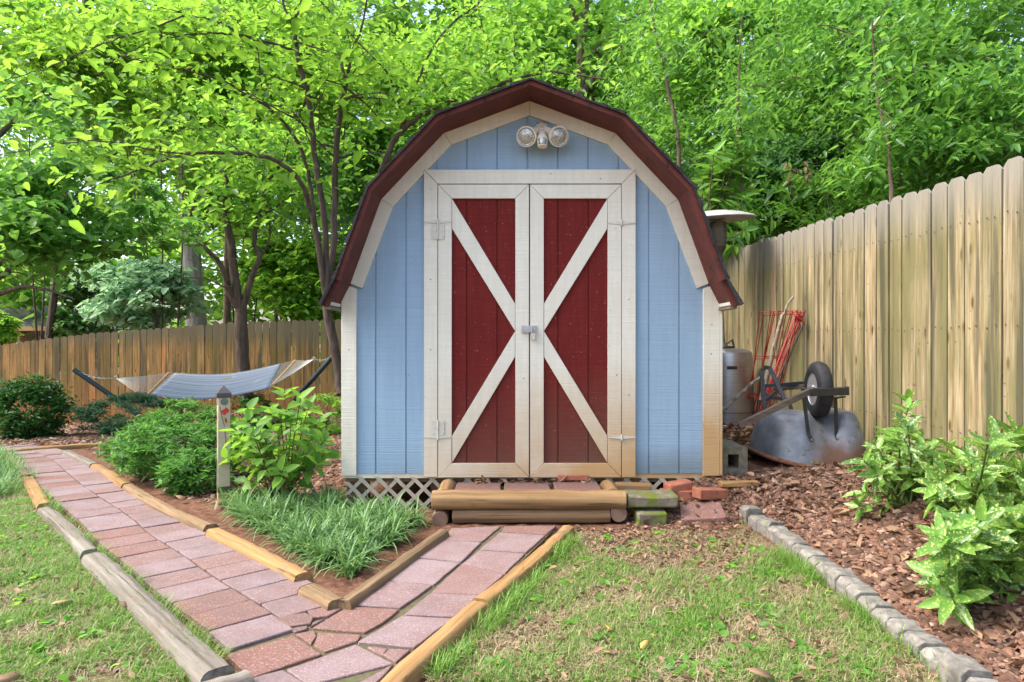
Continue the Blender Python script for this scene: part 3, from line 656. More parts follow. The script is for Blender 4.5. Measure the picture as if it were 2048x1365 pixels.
for side in (-1, 1):
    s = PS[side]; k = 0
    while s < SMAX-.1:
        ln = .206+random.uniform(-.006, .006); e = min(s+ln, SMAX)
        w0, w1 = (.0035, .29 if k < 3 else .265 if k < 6 else .252) if side > 0 else (-.252, -.0035)
        pts = [along(s+.003, w0), along(s+.003, w1), along(e-.003, w1), along(e-.003, w0)]
        r = random.random() if side < 0 else .35+.65*random.random()
        if k in (1, 2) and side < 0: r = .15
        paver(pts, f"{tone(r)} paver, {ORD[k]} from the broken corner in the long path's {'lawn side' if side < 0 else 'shrub side'} row", 0, .04, None, r)
        s = e; k += 1
def G(pts, zf): return [gp(*zf(*p), .028) for p in pts]
CORNER = [
 (G([(1320,1022),(1715,907),(1885,1015),(1470,1157)], z7), .1, 'large reddish paver just past the end of the grey lawn timber'),
 (G([(218,1137),(640,985),(865,1100),(350,1232)], z8), .7, 'large rosy paver at the path bend along the bottom edge'),
 (G([(-30,1198),(200,1138),(335,1224),(120,1310)], z8), .75, 'greyish pink paver at the bottom beside the loose end timber'),
 (G([(135,837),(330,800),(385,827),(365,866),(225,886)], z8), .15, 'five sided broken paver piece left of the wide crack'),
 (G([(232,893),(350,873),(342,895),(272,913)], z8), .15, 'thin broken paver sliver in the middle of the cracked corner'),
 (G([(275,922),(385,903),(403,935),(370,983)], z8), .2, 'small broken paver wedge in front of the thin sliver'),
 (G([(412,914),(668,928),(648,964),(450,1033),(385,990)], z8), .2, 'broken paver piece between the crack and the large rosy paver'),
 (G([(342,790),(520,748),(572,765),(470,822),(378,828)], z8), .25, 'broken paver piece touching the short timber at the corner'),
 (G([(378,852),(455,832),(368,878)], z8), .3, 'tiny triangular paver chip beside the crack'),
 (G([(592,759),(903,777),(798,860),(688,918),(370,890)], z8), .18, 'big reddish pointed paver where the two paths meet'),
 (G([(612,748),(812,605),(1100,634),(903,770)], z8), .62, 'rosy paver beside the brown timber, nearest the path corner'),
 (G([(815,600),(987,471),(1270,497),(1105,630)], z8), .8, 'second paver from the path corner beside the brown timber'),
 (G([(990,466),(1142,361),(1395,377),(1273,493)], z8), .78, 'third paver from the path corner beside the brown timber'),
 (G([(1146,357),(1217,288),(1512,276),(1398,372)], z8), .5, 'paver beside the brown timber, right below the step log'),
 (G([(1530,276),(1850,271),(1782,326),(1512,309)], z8), .22, 'browner half paver under the step by the orange timber'),
 (G([(1508,313),(1780,331),(1662,436),(1382,416)], z8), .7, 'pinkish paver by the orange timber, second from the step'),
 (G([(1378,421),(1658,440),(1540,558),(1282,497)], z8), .66, 'pinkish paver by the orange timber, third from the step'),
 (G([(1278,500),(1536,563),(1388,690),(1090,678)], z8), .4, 'rosy paver by the orange timber, fourth from the step'),
 (G([(1086,684),(1380,695),(1235,826),(925,812)], z8), .6, 'pinkish paver by the orange timber, fifth from the step'),
 (G([(916,816),(1228,831),(985,1010),(650,975)], z8), .72, 'large paver by the orange timber at the path bend'),
 (G([(702,997),(832,1011),(798,1048),(748,1027)], z8), .4, 'small broken paver chip beside the orange timber'),
 (G([(838,1013),(965,1019),(880,1092),(805,1050)], z8), .45, 'broken paver corner tucked against the orange timber'),
 (G([(697,1197),(862,1103),(822,1160),(690,1290),(600,1240)], z8), .55, 'paver partly hidden by the near end of the orange timber'),
]
s0 = PS[-1]
for pts, r, lab in CORNER: paver(pts, lab, 0, .04, None, r)
soil = MB()                                         # dark sand between the pavers
row = [[along(s, o, .016) for o in (-.262, 0, .262)] for s in np.linspace(0.05, SMAX, 40)]
soil.grid(row)
for ps in (G([(560,770),(1215,285),(1850,268),(1390,720),(1060,960),(740,1225),(250,1300),(-200,1290),(100,960)], z8),): soil.add([(p.x, p.y, T(p.x, p.y)+.017) for p in ps], [tuple(range(len(ps)))])
obj('path', soil, surf('joint_sand', (.07,.06,.035), (.13,.11,.06), (1,1,1), 40, .95, .5, dirt=(.07,.1,.02), dirt_scale=9, dirt_at=(.55,.7)), kind='structure')

# ------------------------------------------------------------ landscape timbers
def timber(pts, m, label, w=.1, h=.07, sink=.02, round_=.6, name='landscape_timber'):
    """pts: ground points along the timber's top middle line; D-shaped section"""
    w *= .86; h *= .86
    a, b = pts[0], pts[-1]; L_ = (Vector((b.x-a.x, b.y-a.y, 0))).length; dx = Vector((b.x-a.x, b.y-a.y, 0)).normalized(); n_ = Vector((-dx.y, dx.x, 0))
    ns = max(8, int(L_/.07)); rows = []
    acc_ = [0]
    for i in range(1, len(pts)): acc_.append(acc_[-1]+(pts[i]-pts[i-1]).length)
    sec = [(-.5,-.0), (-.51,.5), (-.47,.76), (-.38,.93), (-.27,.99), (0,1), (.27,.99), (.38,.93), (.47,.76), (.51,.5), (.5,0)]
    mb = MB(); N_ = len(sec); vs = []
    for i in range(ns+1):
        t = acc_[-1]*i/ns; k = max(0, min(int(np.searchsorted(acc_, t))-1, len(pts)-2)); p = pts[k].lerp(pts[k+1], (t-acc_[k])/(acc_[k+1]-acc_[k]))
        sx_ = (p-a).dot(dx); sy_ = (p-a).dot(n_); z0 = T(p.x, p.y)-a.z
        sc = random.uniform(.965, 1.03)
        for (q, hh) in sec: vs.append((sx_+(random.uniform(-.002,.002) if i in (0, ns) else 0), sy_+q*w*sc+random.uniform(-.0015,.0015), z0-sink+hh*(h+sink)*sc+random.uniform(-.0015,.0015)))
    fs = [(i*N_+j, i*N_+j+1, (i+1)*N_+j+1, (i+1)*N_+j) for i in range(ns) for j in range(N_-1)]
    fs += [tuple(range(N_)), tuple(range((ns+1)*N_-1, ns*N_-1, -1))]
    mb.add(vs, fs)
    o = obj(name, mb, m, None, label, 'timber', 'landscape timbers edging the garden path', loc=(0,0,0), bevel=.003, angle=32)
    x = Vector((dx.x, dx.y, 0)); M_ = Matrix((x, n_, Vector((0,0,1)))).transposed().to_4x4(); M_.translation = Vector((a.x, a.y, a.z)); o.matrix_world = M_
    return o
TH = .06
def tp(l, zf, dz=TH): return [(lambda q: Vector((q.x, q.y, T(q.x, q.y))))(gp(*zf(*p), dz)) for p in l]
timber(tp([(1275,1085),(1000,830),(830,665),(660,510),(545,415)], z7, .075), MAT['timber_grey'], 'wide weathered grey timber along the lawn, nearest the viewer', .125, .075)
timber(tp([(530,400),(440,295),(350,215),(262,150)], z7, .07), MAT['timber_grey'], 'grey rounded timber along the lawn, behind the wide near one', .1, .07)
timber(tp([(262,955),(215,880),(165,800)], z6), MAT['timber_orange'], 'orange timber between the lawn and the long path', .1)
timber(tp([(160,792),(110,735),(62,690),(10,672)], z6), MAT['timber_brown'], 'far brownish timber at the lawn end of the long path', .09, .07)
timber(tp([(1452,1105),(1200,1180),(1050,1240)], z7, .07), MAT['timber_grey'], 'short grey timber crossing the path end at the bottom edge', .09, .07)
timber(tp([(385,645),(470,682),(555,722)], z6), MAT['timber_grey'], 'far dark grey timber beside the feathery blue green shrub', .1)
timber(tp([(560,725),(650,775),(745,840)], z6), MAT['timber_orange'], 'tan timber under the azaleas on the shrub side', .1)
timber(tp([(752,845),(880,925),(1050,1010),(1235,1085)], z6), MAT['timber_brown'], 'long pale brown timber on the shrub side of the long path', .1)
timber(tp([(1250,285),(1440,375),(1620,465),(1775,545)], z7), MAT['timber_orange'], 'bright orange timber with dark cut end under the ribbon grass', .11)
timber(tp([(1800,600),(1900,645),(1975,690)], z7, .07), MAT['timber_brown'], 'short brown timber piece at the sharp corner of the grass bed', .11, .07)
timber(tp([(560,715),(740,590),(960,430),(1165,290)], z8, .07), MAT['timber_brown'], 'dark brown timber between the grass bed and the short path', .08, .07)
timber(tp([(770,1290),(960,1090),(1160,920),(1375,735)], z8), MAT['timber_orange'], 'near orange timber on the lawn side of the short path', .1)
timber(tp([(1385,722),(1560,585),(1760,420),(1915,278)], z8), MAT['timber_orange'], 'upper orange timber running up to the step logs', .095)
timber(tp([(-60,650),(200,625),(420,608),(620,597)], z6, .06), MAT['timber_orange'], 'far tan timber along the mulch behind the long path', .09, .06)

# ------------------------------------------------------------ stone edging
EP = [gp(u, v, .07) for u, v in ((1492,1000),(1555,1050),(1640,1113),(1730,1185),(1800,1235),(1880,1295),(1985,1368),(2100,1452))]
ac2 = [0]
for i in range(1, len(EP)): ac2.append(ac2[-1]+(EP[i]-EP[i-1]).length)
def edge_at(t):
    k = max(0, min(int(np.searchsorted(ac2, t))-1, len(EP)-2)); return EP[k].lerp(EP[k+1], (t-ac2[k])/(ac2[k+1]-ac2[k]))
t = 0; k = 0
while t < ac2[-1]-.1:
    ln = random.uniform(.095, .125); a, b = edge_at(t), edge_at(t+ln); d = (b-a).normalized(); d.z = 0; d.normalize()
    n_ = Vector((-d.y, d.x, 0)); n_ = n_ if n_.x > 0 else -n_
    c = (a+b)/2; yaw = random.uniform(-.12, .12); d = Matrix.Rotation(yaw, 3, 'Z') @ d; n_ = Matrix.Rotation(yaw, 3, 'Z') @ n_
    h = .068+random.uniform(-.014, .014); w0, w1 = .052, .043; g_ = T(c.x, c.y)
    mb = MB(); hl = ln/2-.003
    prof = [(-w0, -.05), (w0, -.05), (w0, h*.9), (w1*.9, h), (-w1*.75, h+.006), (-w0*1.05, h*.8)]
    vs = []; 
    for s in (-1, -.35, .35, 1): vs += [(*(c+d*(s*hl*(1-.04*(z > .05)))+n_*(x+random.uniform(-.004,.004)))[:2], g_+z+random.uniform(-.005,.005)) for x, z in prof]
    fs = [(i*6+j, i*6+(j+1) % 6, (i+1)*6+(j+1) % 6, (i+1)*6+j) for i in range(3) for j in range(6)]+[(5,4,3,2,1,0), (18,19,20,21,22,23)]
    mb.add(vs, fs)
    lab = f"{ORD[k]} grey edging stone from the step end of the row beside the right mulch bed"
    obj('edging_stone', mb, MAT['edge_stone'], None, lab, 'edging stone', 'edging stones along the right mulch bed', bevel=.005, angle=35)
    t += ln+random.uniform(.001, .006); k += 1

# ------------------------------------------------------------ loose blocks by the step
def block(c, dx, dy, h, yaw, m, label, cat, name, group=None, tilt=0, rough=.004, bev=.006):
    mb = MB(); nx_, ny_, nz_ = 4, 3, 2
    R_ = Matrix.Rotation(yaw, 3, 'Z') @ Matrix.Rotation(tilt, 3, 'Y')
    def pt(x, y, z): return tuple(Vector(c)+R_ @ Vector((x*dx/2+random.uniform(-rough,rough), y*dy/2+random.uniform(-rough,rough), z*h+random.uniform(-rough,rough))))
    vs = [pt(*p) for p in [(-1,-1,0),(1,-1,0),(1,1,0),(-1,1,0),(-1,-1,1),(0,-1,1),(1,-1,1),(1,1,1),(0,1,1),(-1,1,1)]]
    mb.add(vs, [(0,3,2,1), (0,1,6,5,4), (1,2,7,6), (2,3,9,8,7), (3,0,4,9), (4,5,8,9), (5,6,7,8)])
    return obj(name, mb, m, None, label, cat, group, bevel=bev, angle=50)
block((ux(1308), YS+.12, .10), .31, .21, .075, -.03, MAT['mossy'], 'flat grey concrete block with bright moss at the right end of the step', 'block', 'moss_block', bev=.012, rough=.006)
block((ux(1303), YS+.05, -.01), .19, .14, .095, .05, MAT['mossy'], 'small mossy stone under the flat mossy concrete block', 'stone', 'mossy_stone', bev=.012, rough=.006)
block((ux(1283), YS+.31, .15), .22, .09, .045, -.04, MAT['timber_orange'], 'short tan board lying between the step and the red bricks', 'board', 'wood_board')
block(tuple(gp(1354, 998)), .215, .10, .06, -.08, MAT['brick'], 'dark red brick lying flat behind the mossy block', 'brick', 'brick', 'loose red bricks beside the step')
block(tuple(gp(1420, 997)), .21, .10, .062, .35, MAT['brick'], 'bright red brick lying slanted nearest the stone edging', 'brick', 'brick', 'loose red bricks beside the step', .08)
block(tuple(gp(1357, 982, .045)), .165, .10, .065, .25, MAT['brick'], 'worn red brick half resting on other bricks against the lattice', 'brick', 'brick', 'loose red bricks beside the step', -.1, .007, .014)
block((ux(1157), YS+.40, .2), .2, .06, .035, .02, MAT['brick'], 'dark brick at the back of the step below the right door', 'brick', 'brick', 'loose red bricks beside the step')
c = gp(1407, 1040); paver([gp(1362,1040,.03), gp(1456,1036,.03), gp(1440,1004,.035), gp(1358,1004,.035)], 'reddish flat paver half covered with litter beside the bricks', 0, .04, None, .1)
block(tuple(gp(1478, 973)), .26, .07, .035, .12, MAT['timber_orange'], 'thin wood strip lying on the mulch before the cinder block', 'board', 'wood_board')
cb = gp(1466, 950); mb = MB(); x0, x1, y0, y1, z0, z1 = cb.x-.1, cb.x+.1, cb.y, cb.y+.39, cb.z-.03, cb.z+.185
a0, a1, b0, b1 = x0+.065, x1-.06, z0+.075, z1-.045
for q in ((x0, a0, z0, z1), (a1, x1, z0, z1), (a0, a1, z0, b0), (a0, a1, b1, z1)): mb.box(q[0], q[1], y0, y1-.04, q[2], q[3], .4)
mb.box(x0, x1, y1-.04, y1, z0, z1, .4)
obj('cinder_block', mb, MAT['cinder'], None, 'grey hollow cinder block on the mulch at the right corner of the shed', 'cinder block')
# ------------------------------------------------------------ fences
def picket(mb, p, d, w, z0, z1, th, n, rnd):
    """dog-eared board: foot p, width direction d, facing n"""
    ear = w*.24; lean = random.uniform(-.006, .006)
    sh = [(-.5*w, z0), (.5*w, z0), (.5*w+lean, z1-ear), (.5*w-ear+lean, z1), (-.5*w+ear+lean, z1), (-.5*w+lean, z1-ear)]
    cup = random.uniform(-.004, .004)
    vs = [p+d*x+Vector((0,0,z-p.z))+n*(cup*(1 if x > 0 else -1)) for x, z in sh]; vs += [v-n*th for v in vs]
    mb.add(vs, [tuple(range(6)), tuple(range(11,5,-1))]+[(i, 6+i, 6+(i+1) % 6, (i+1) % 6) for i in range(6)], rnd)
    for fz in (.16, .5, .84):                        # two nails at each rail
        for sx_ in (-.25, .25):
            c = p+d*(w*sx_+random.uniform(-.012,.012))+Vector((0, 0, (z1-z0)*fz+z0-p.z+random.uniform(-.012,.012)))+n*.006; u_ = Vector((0,0,.0045)); e_ = d*.0045
            mb.second.append(len(mb.f)); mb.add([c-e_-u_, c+e_-u_, c+e_+u_, c-e_+u_], [(0,1,2,3)], rnd)
def fence(name, label, m, a, b, topf, groundf, w, gap, per, inward):
    a, b = Vector((a[0], a[1], 0)), Vector((b[0], b[1], 0)); d = (b-a).normalized(); L_ = (b-a).length; n = Vector((-d.y, d.x, 0)); n = n if n.dot(Vector(inward)) > 0 else -n
    t = thing(name, label, 'fence', (a.x, a.y, groundf(a.x, a.y)))
    s = 0; k = 0; mb = MB()
    while s < L_:
        ww = w*random.uniform(.985, 1.01); p = a+d*(s+ww/2); p.z = groundf(p.x, p.y); off = random.choice((0, 0, 0, .006))*1.0
        picket(mb, p+n*off, d, ww, p.z-.02+random.uniform(-.01,.02), topf(p.x, p.y)+random.gauss(0, .006), .016, n, random.random())
        s += ww+gap*random.uniform(.5, 1.5); k += 1
        if k % per == 0 or s >= L_:
            obj('picket_panel', mb, m, t, angle=20, m2=MAT['nail']); mb = MB()
    for f in (.16, .5, .84):
        rl = MB()
        for i in range(int(L_/2.4)+1):
            s0, s1 = i*2.4, min(L_, (i+1)*2.4-.005)
            if s1-s0 < .1: continue
            p0, p1 = a+d*s0, a+d*s1
            q0, q1 = [Vector((p.x, p.y, groundf(p.x, p.y)+(topf(p.x, p.y)-groundf(p.x, p.y))*f)) for p in (p0, p1)]
            rl.obox((q0+q1)/2-n*.04, (q1-q0)/2, n*.02, (0,0,.043))
        obj('rail', rl, MAT['rail'], t)
    for i in range(int(L_/2.4)+1):
        p = a+d*min(L_-.05, i*2.4+.05); z = groundf(p.x, p.y)
        obj('post', MB().obox((p.x-n.x*.107, p.y-n.y*.107, z+.82), (.045,0,0), (0,.045,0), (0,0,.86)), MAT['rail'], t)
    return t
fence('wooden_fence', 'tall pale yellow picket fence with mossy stains behind the wheelbarrow', MAT['fenceR'], (fence_x(14.0), 14.0), (fence_x(2.0), 2.0), lambda x, y: 2.13-.35*sm((y-8.5)/5.5), T, .137, .009, 17, (-1,0,0))
LFX = [-15,-10.4,-9.25,-8.6,-7.4,-5.6,-3.5,2.5]; LFT = [1.0,1.045,1.195,1.275,1.365,1.51,1.56,1.6]
def ltop(x, y): return float(np.interp(x, LFX, LFT))
fence('wooden_fence', 'brown amber picket fence behind the hammock across the back yard', MAT['fenceL'], (-15, 14.2), (1.9, 14.2), ltop, lambda x, y: min(T(x, 14.2), ltop(x, y)-1.74), .137, .010, 17, (0,-1,0))
# ------------------------------------------------------------ upturned wheelbarrow
WBY = 5.02
wb = thing('wheelbarrow', 'upturned grey wheelbarrow with black wheel leaning against the pale fence', 'wheelbarrow', tuple(gp(1620, 925)))
cx_, cy_, gz_ = (1621-CX)/F*5.06, 5.12, .265
def tray_ring(t):
    """t 0 at the rim on the ground, 1 at the upturned bottom"""
    pts = []
    for k in range(56):
        a = 2*math.pi*k/56; ca, sa = math.cos(a), math.sin(a); e = .55
        px = math.copysign(abs(ca)**e, ca); py = math.copysign(abs(sa)**e, sa)
        ax_ = .352*(1-.26*t**1.3); ay_ = .34*(1-.42*t**1.2)
        vl = math.exp(-((px-.2)/.26)**2)*(1 if py < .2 else .3)           # the hollow nose of the tray
        x = cx_+px*ax_+.015*t; y = cy_+py*ay_+.12*vl*t*(py < .3)+.05*max(0, -px)
        rim_z = gz_+.035*max(0, -px)**1.5-.03*(py < 0)*(1-abs(px))
        top_z = gz_+.345+.015*px-.115*vl-.05*max(0, px-.75)
        z = rim_z+(top_z-rim_z)*math.sin(t*math.pi/2)**.85
        pts.append((x, y, z))
    return pts
rings = [tray_ring(t) for t in (0, .1, .22, .36, .5, .64, .77, .88, .96)]
mb = MB(); vs = [p for r_ in rings for p in r_]; n = len(rings[0])
fs = [(i*n+k, i*n+(k+1) % n, (i+1)*n+(k+1) % n, (i+1)*n+k) for i in range(len(rings)-1) for k in range(n)]
last = rings[-1]; c_ = (sum(p[0] for p in last)/n, sum(p[1] for p in last)/n, sum(p[2] for p in last)/n+.004)
vs.append(c_); fs += [((len(rings)-1)*n+k, (len(rings)-1)*n+(k+1) % n, len(vs)-1) for k in range(n)]
mb.add(vs, fs); tray = obj('tray', mb, MAT['zinc'], wb, angle=180)
rim = MB(); r0 = [(x+(x-cx_)*.03, y+(y-cy_)*.03, z+.004) for x, y, z in rings[0]]; rim.tube(r0+[r0[0]], .015, 8, cap=False)
obj('tray_rim', rim, MAT['rust'], tray, angle=180)
wc = wp(1637, 779, 5.0); wax = Vector((-.985, .10, .0)).normalized()
wh = thing('wheel', None, None, (0,0,0)); wh.parent = wb; wh['_w'] = list(wloc(wb))
prof = [(.115,-.045),(.135,-.052),(.165,-.050),(.188,-.036),(.197,-.015),(.197,.015),(.188,.036),(.165,.050),(.135,.052),(.115,.045)]
mb = MB(); m_ = len(prof); nn = 40; ax1 = wax.orthogonal().normalized(); ax2 = wax.cross(ax1); vs = []
for r_, h in prof: vs += [wc+wax*h+(ax1*math.cos(2*math.pi*k/nn)+ax2*math.sin(2*math.pi*k/nn))*(r_+(.003 if (k % 2 and r_ > .18) else 0)) for k in range(nn)]
mb.add(vs, [(i*nn+k, i*nn+(k+1) % nn, ((i+1) % m_)*nn+(k+1) % nn, ((i+1) % m_)*nn+k) for i in range(m_) for k in range(nn)])
obj('tyre', mb, MAT['rubber'], wh, angle=60)
mb = MB(); mb.lathe([(.118,-.04),(.112,-.045),(.10,-.03),(.085,-.012),(.05,-.012),(.035,-.03),(.03,-.05)][::-1]+[], wc, wax, 30)
mb.lathe([(.03,.05),(.035,.03),(.05,.012),(.085,.012),(.10,.03),(.112,.045),(.118,.04)][::-1], wc, wax, 30)
obj('wheel_rim', mb, MAT['rimsteel'], wh, angle=30)
obj('axle', MB().tube([wc-wax*.12, wc+wax*.12], .011, 10), MAT['black_metal'], wh)
def bar(a, b, w, h, name, m, par=wb, up=(0,0,1), bev=.003):
    a, b = Vector(a), Vector(b); x = (b-a)/2; d = x.normalized(); u = Vector(up); u = (u-d*u.dot(d)).normalized(); s = d.cross(u)
    return obj(name, MB().obox((a+b)/2, x, s*(w/2), u*(h/2)), m, par, bevel=bev)
bar(wp(1478,852,4.72), wp(1628,779,4.80), .036, .040, 'handle', MAT['handle_wood'])
bar(wp(1548,778,5.42), wp(1632,771,5.3), .034, .036, 'handle', MAT['handle_wood'])
mb = MB()                                                   # folded nose guard in front of the wheel
a, b = wp(1618,778,4.79), wp(1693,776,4.86); a2, b2 = wp(1614,792,4.77), wp(1690,790,4.84)
mb.obox((a+b)/2, (b-a)/2, Vector((0,.03,0)), Vector((0,0,.004))); mb.obox((a+a2+b+b2)/4+Vector((0,-.03,0)), (b-a)/2, Vector((0,.003,0)), Vector((0,0,.026)))
mb.obox(b+Vector((.0,.0,-.02)), Vector((.004,0,.0)), Vector((0,.035,0)), Vector((0,0,.03)))
mb.obox((wp(1658,795,4.84)+wp(1690,790,4.84))/2+Vector((0,.02,-.015)), Vector((.06,0,.01)), Vector((0,.03,0)), Vector((0,0,.004)))
obj('nose_guard', mb, MAT['black_metal'], wb, bevel=.003)
def strap(pts, w, th, name):
    mb = MB()
    for i in range(len(pts)-1):
        p, q = Vector(pts[i]), Vector(pts[i+1]); d = (q-p).normalized(); s = Vector((0,1,0)); s = (s-d*s.dot(d)).normalized(); u = d.cross(s)
        mb.obox((p+q)/2, (q-p)/2+d*.004, s*th/2, u*w/2)
    return obj(name, mb, MAT['black_metal'], wb, bevel=.002)
strap([wp(1529,822,4.9), wp(1523,742,4.98), wp(1530,735,5.0), wp(1540,737,5.0), wp(1571,803,4.86)], .030, .012, 'leg')
strap([wp(1584,823,5.28), wp(1576,800,5.33), wp(1540,795,5.36), wp(1530,788,5.38)], .028, .012, 'leg')
strap([wp(1606,785,4.84), wp(1617,868,4.83), wp(1624,882,4.82)], .024, .01, 'brace')
strap([wp(1671,795,4.9), wp(1673,872,4.90), wp(1676,880,4.88)], .024, .01, 'brace')
strap([wp(1531,772,5.36), wp(1610,766,5.34), wp(1628,768,5.33)], .026, .02, 'cross_bar')
strap([wp(1533,800,5.2), wp(1552,785,5.25), wp(1570,778,5.3)], .022, .01, 'cross_bar')
for u, v, Y in ((1623,880,4.81), (1675,877,4.87), (1623,779,4.77)):
    obj('bolt', MB().lathe([(.009,0),(.007,.006)], wp(u, v, Y), (0,-1,.1), 8), MAT['steel'], wb)
# ------------------------------------------------------------ patio heater
HY = 7.0; hb = Vector((2.15, HY, T(2.15, HY))); hz = hb.z
heat = thing('patio_heater', 'stainless steel patio heater standing between the shed and the fence', 'patio heater', tuple(hb))
tilt = Vector((-.062, 0, 1)).normalized()
obj('base_plate', MB().lathe([(.275,0),(.28,.02),(.275,.05)], hb+Vector((0,0,-.005)), (0,0,1), 36), MAT['stainless'], heat, bevel=.004)
hs = obj('tank_housing', MB().lathe([(.268,.05),(.262,.2),(.25,.62),(.245,.70),(.235,.745),(.19,.775),(.06,.79)], hb, (0,0,1), 40), MAT['stainless'], heat, angle=30)
obj('handle_slot', MB().lathe([(.001,0),(.02,0)], hb, (0,0,1), 6) if False else MB().obox(hb+Vector((-.03,-.255,.6)), (.05,0,0), (0,.004,0), (0,0,.016)), MAT['black_plastic'], hs, bevel=.01)
obj('vent_hole', MB().lathe([(.02,-.006),(.02,.006)], hb+Vector((.1,-.245,.09)), (.38,-.92,0), 14), MAT['black_plastic'], hs)
obj('seam', MB().lathe([(.268,.16),(.268,.166)], hb, (0,0,1), 40), MAT['mesh_metal'], hs)
def ht(h): return hb+tilt*h
obj('pole', MB().tube([ht(.69), ht(1.6)], .034, 18), MAT['stainless'], heat)
obj('pole_collar', MB().tube([ht(.77), ht(.84)], .055, 18), MAT['stainless'], heat, bevel=.004)
obj('gas_hose', MB().tube([ht(.82)+Vector((.05,-.03,.02)), ht(.87)+Vector((.09,-.05,0)), ht(.80)+Vector((.1,-.06,0)), ht(.77)+Vector((.03,-.08,.03)), ht(.78)+Vector((-.04,-.08,0))], .012, 8), MAT['black_plastic'], heat)
obj('burner_base', MB().tube([ht(1.56), ht(1.72), ht(1.76), ht(1.8)], [.055,.06,.085,.10], 22), MAT['mesh_metal'], heat)
obj('burner_screen', MB().tube([ht(1.8), ht(1.9), ht(2.04)], [.10,.115,.115], 26), MAT['mesh_metal'], heat)
dm = ht(2.08)
obj('reflector_dome', MB().lathe([(.40,-.012),(.405,-.005),(.38,.012),(.28,.045),(.15,.072),(.04,.08)], dm, (-.05,-.05,1), 40), MAT['dome'], heat, angle=40, solid=0)
# ------------------------------------------------------------ red wire cages and dead branches
def cage(dx, dy, label, lean=0):
    bl, br = gp(1502+dx, 848+dy), gp(1556+dx, 850+dy); bl.y += .0; Y1 = 6.05
    tl, tr = wp(1547+dx*.6+lean, 624+dy, 6.3), wp(1623+dx*.6+lean, 621+dy, 6.15)
    t = thing('wire_cage', label, 'plant support', tuple((bl+br)/2), 'folded red plant cages against the fence')
    for nm, a, b in (('side_wire', bl, tl), ('side_wire', br, tr)): obj(nm, MB().tube([a, b], .0045, 6), MAT['red_wire'], t)
    for f in (.28, .62, .985): obj('cross_wire', MB().tube([bl.lerp(tl, f), br.lerp(tr, f)], .004, 6), MAT['red_wire'], t)
    for f0, f1 in ((.25,.3), (.45,.52), (.62,.72)): obj('middle_wire', MB().tube([bl.lerp(br, f0), tl.lerp(tr, f1)], .004, 6), MAT['red_wire'], t)
    return t
cage(0, 0, 'red wire plant cage folded flat, widest and rightmost against the fence')
cage(-16, 4, 'red wire plant cage behind the dead branch, leaning left of the widest one', -10)
cage(-6, -3, 'red wire plant cage with bunched wires in the middle of the cage stack', -24)
bun = MB()
for k in range(8):
    a = wp(1512+random.uniform(-6,14), 846, 6.0); b = wp(1596+random.gauss(0,5), 634+random.uniform(-8,8), 6.12); 
    bun.tube([a, a.lerp(b, .5)+Vector((random.gauss(0,.012), 0, 0)), b], .004, 5)
for k in range(10):
    c = wp(1598, 638, 6.1); bun.tube([c+Vector((random.gauss(0,.025), random.gauss(0,.02), random.gauss(0,.04))) for _ in range(4)], .004, 5)
obj('wire_bundle', bun, MAT['red_wire'], None, 'tangled bundle of thin red wire stakes tied at the top', 'wire bundle')
obj('black_stake', MB().tube([wp(1520,838,5.95), wp(1606,652,6.05)], .007, 8), MAT['black_plastic'], None, 'thin black stake leaning among the red wire cages', 'stake')
def stick(pts, r0, r1, label):
    P = []
    for i in range(len(pts)-1):
        for k in range(4): P.append(pts[i].lerp(pts[i+1], k/4)+Vector((random.gauss(0,.004), 0, random.gauss(0,.004))))
    P.append(pts[-1]); n = len(P); mb = MB().tube(P, [r0+(r1-r0)*i/n+random.uniform(-.001,.0015) for i in range(n)], 9)
    for k in (n//3, 2*n//3): mb.tube([P[k], P[k]+Vector((random.uniform(-.03,.03), -.02, .035))], [r1*.9, r1*.4], 6)
    return obj('branch', mb, MAT['stick'], None, label, 'dead branch', angle=60)
stick([wp(1522,800,5.7), wp(1537,735,5.75), wp(1549,690,5.8), wp(1562,640,5.85), wp(1574,612,5.9), wp(1586,594,5.92)], .016, .008, 'bare grey branch leaning upright in front of the red wire cages')
stick([wp(1432,829,5.2), wp(1452,815,5.22), wp(1468,798,5.25), wp(1486,784,5.3), wp(1502,768,5.35), wp(1520,755,5.4)], .016, .010, 'crooked grey branch in front of the heater, reaching down to the shed corner')
# ------------------------------------------------------------ hammock and stand
HM = 10.6
def hp_(u, v, Y=HM): return wp(u, v, Y)
st = thing('hammock_stand', 'dark green steel hammock stand with two slanting arms', 'hammock stand', (-4.7, HM, T(-4.7, HM)))
la, lb = hp_(148,740), hp_(266,822,10.7); ra, rb = hp_(670,708,10.5), hp_(590,800,10.7)
lb2 = Vector((-4.9, 10.7, T(-4.9, 10.7)+.05)); rb2 = Vector((-4.2, 10.7, T(-4.2, 10.7)+.05)) 
lb.z = max(lb.z, T(lb.x, lb.y)+.04); 
obj('arm', MB().tube([la, lb], .036, 14), MAT['stand'], st); obj('arm', MB().tube([ra, rb], .036, 14), MAT['stand'], st)
gl = lambda x, y=10.7: Vector((x, y, T(x, y)+.045))
obj('base_tube', MB().tube([lb, gl(lb.x+.25), gl(rb.x-.25), rb], .036, 14), MAT['stand'], st)
for x in (lb.x+.3, rb.x-.3): obj('foot_tube', MB().tube([gl(x, 10.1), gl(x, 10.7), gl(x, 11.3)], .032, 12), MAT['stand'], st)
hm = thing('hammock', 'pale blue striped fabric hammock with wooden spreader bars hung before the fence', 'hammock', tuple((hp_(232,757)+hp_(628,719))/2))
A1, A0, B1, B0 = hp_(350,747,11.0), hp_(299,793,10.1), hp_(562,728,11.0), hp_(537,777,10.1)   # fabric corners (far, near) left and right
rows = []; strp = []
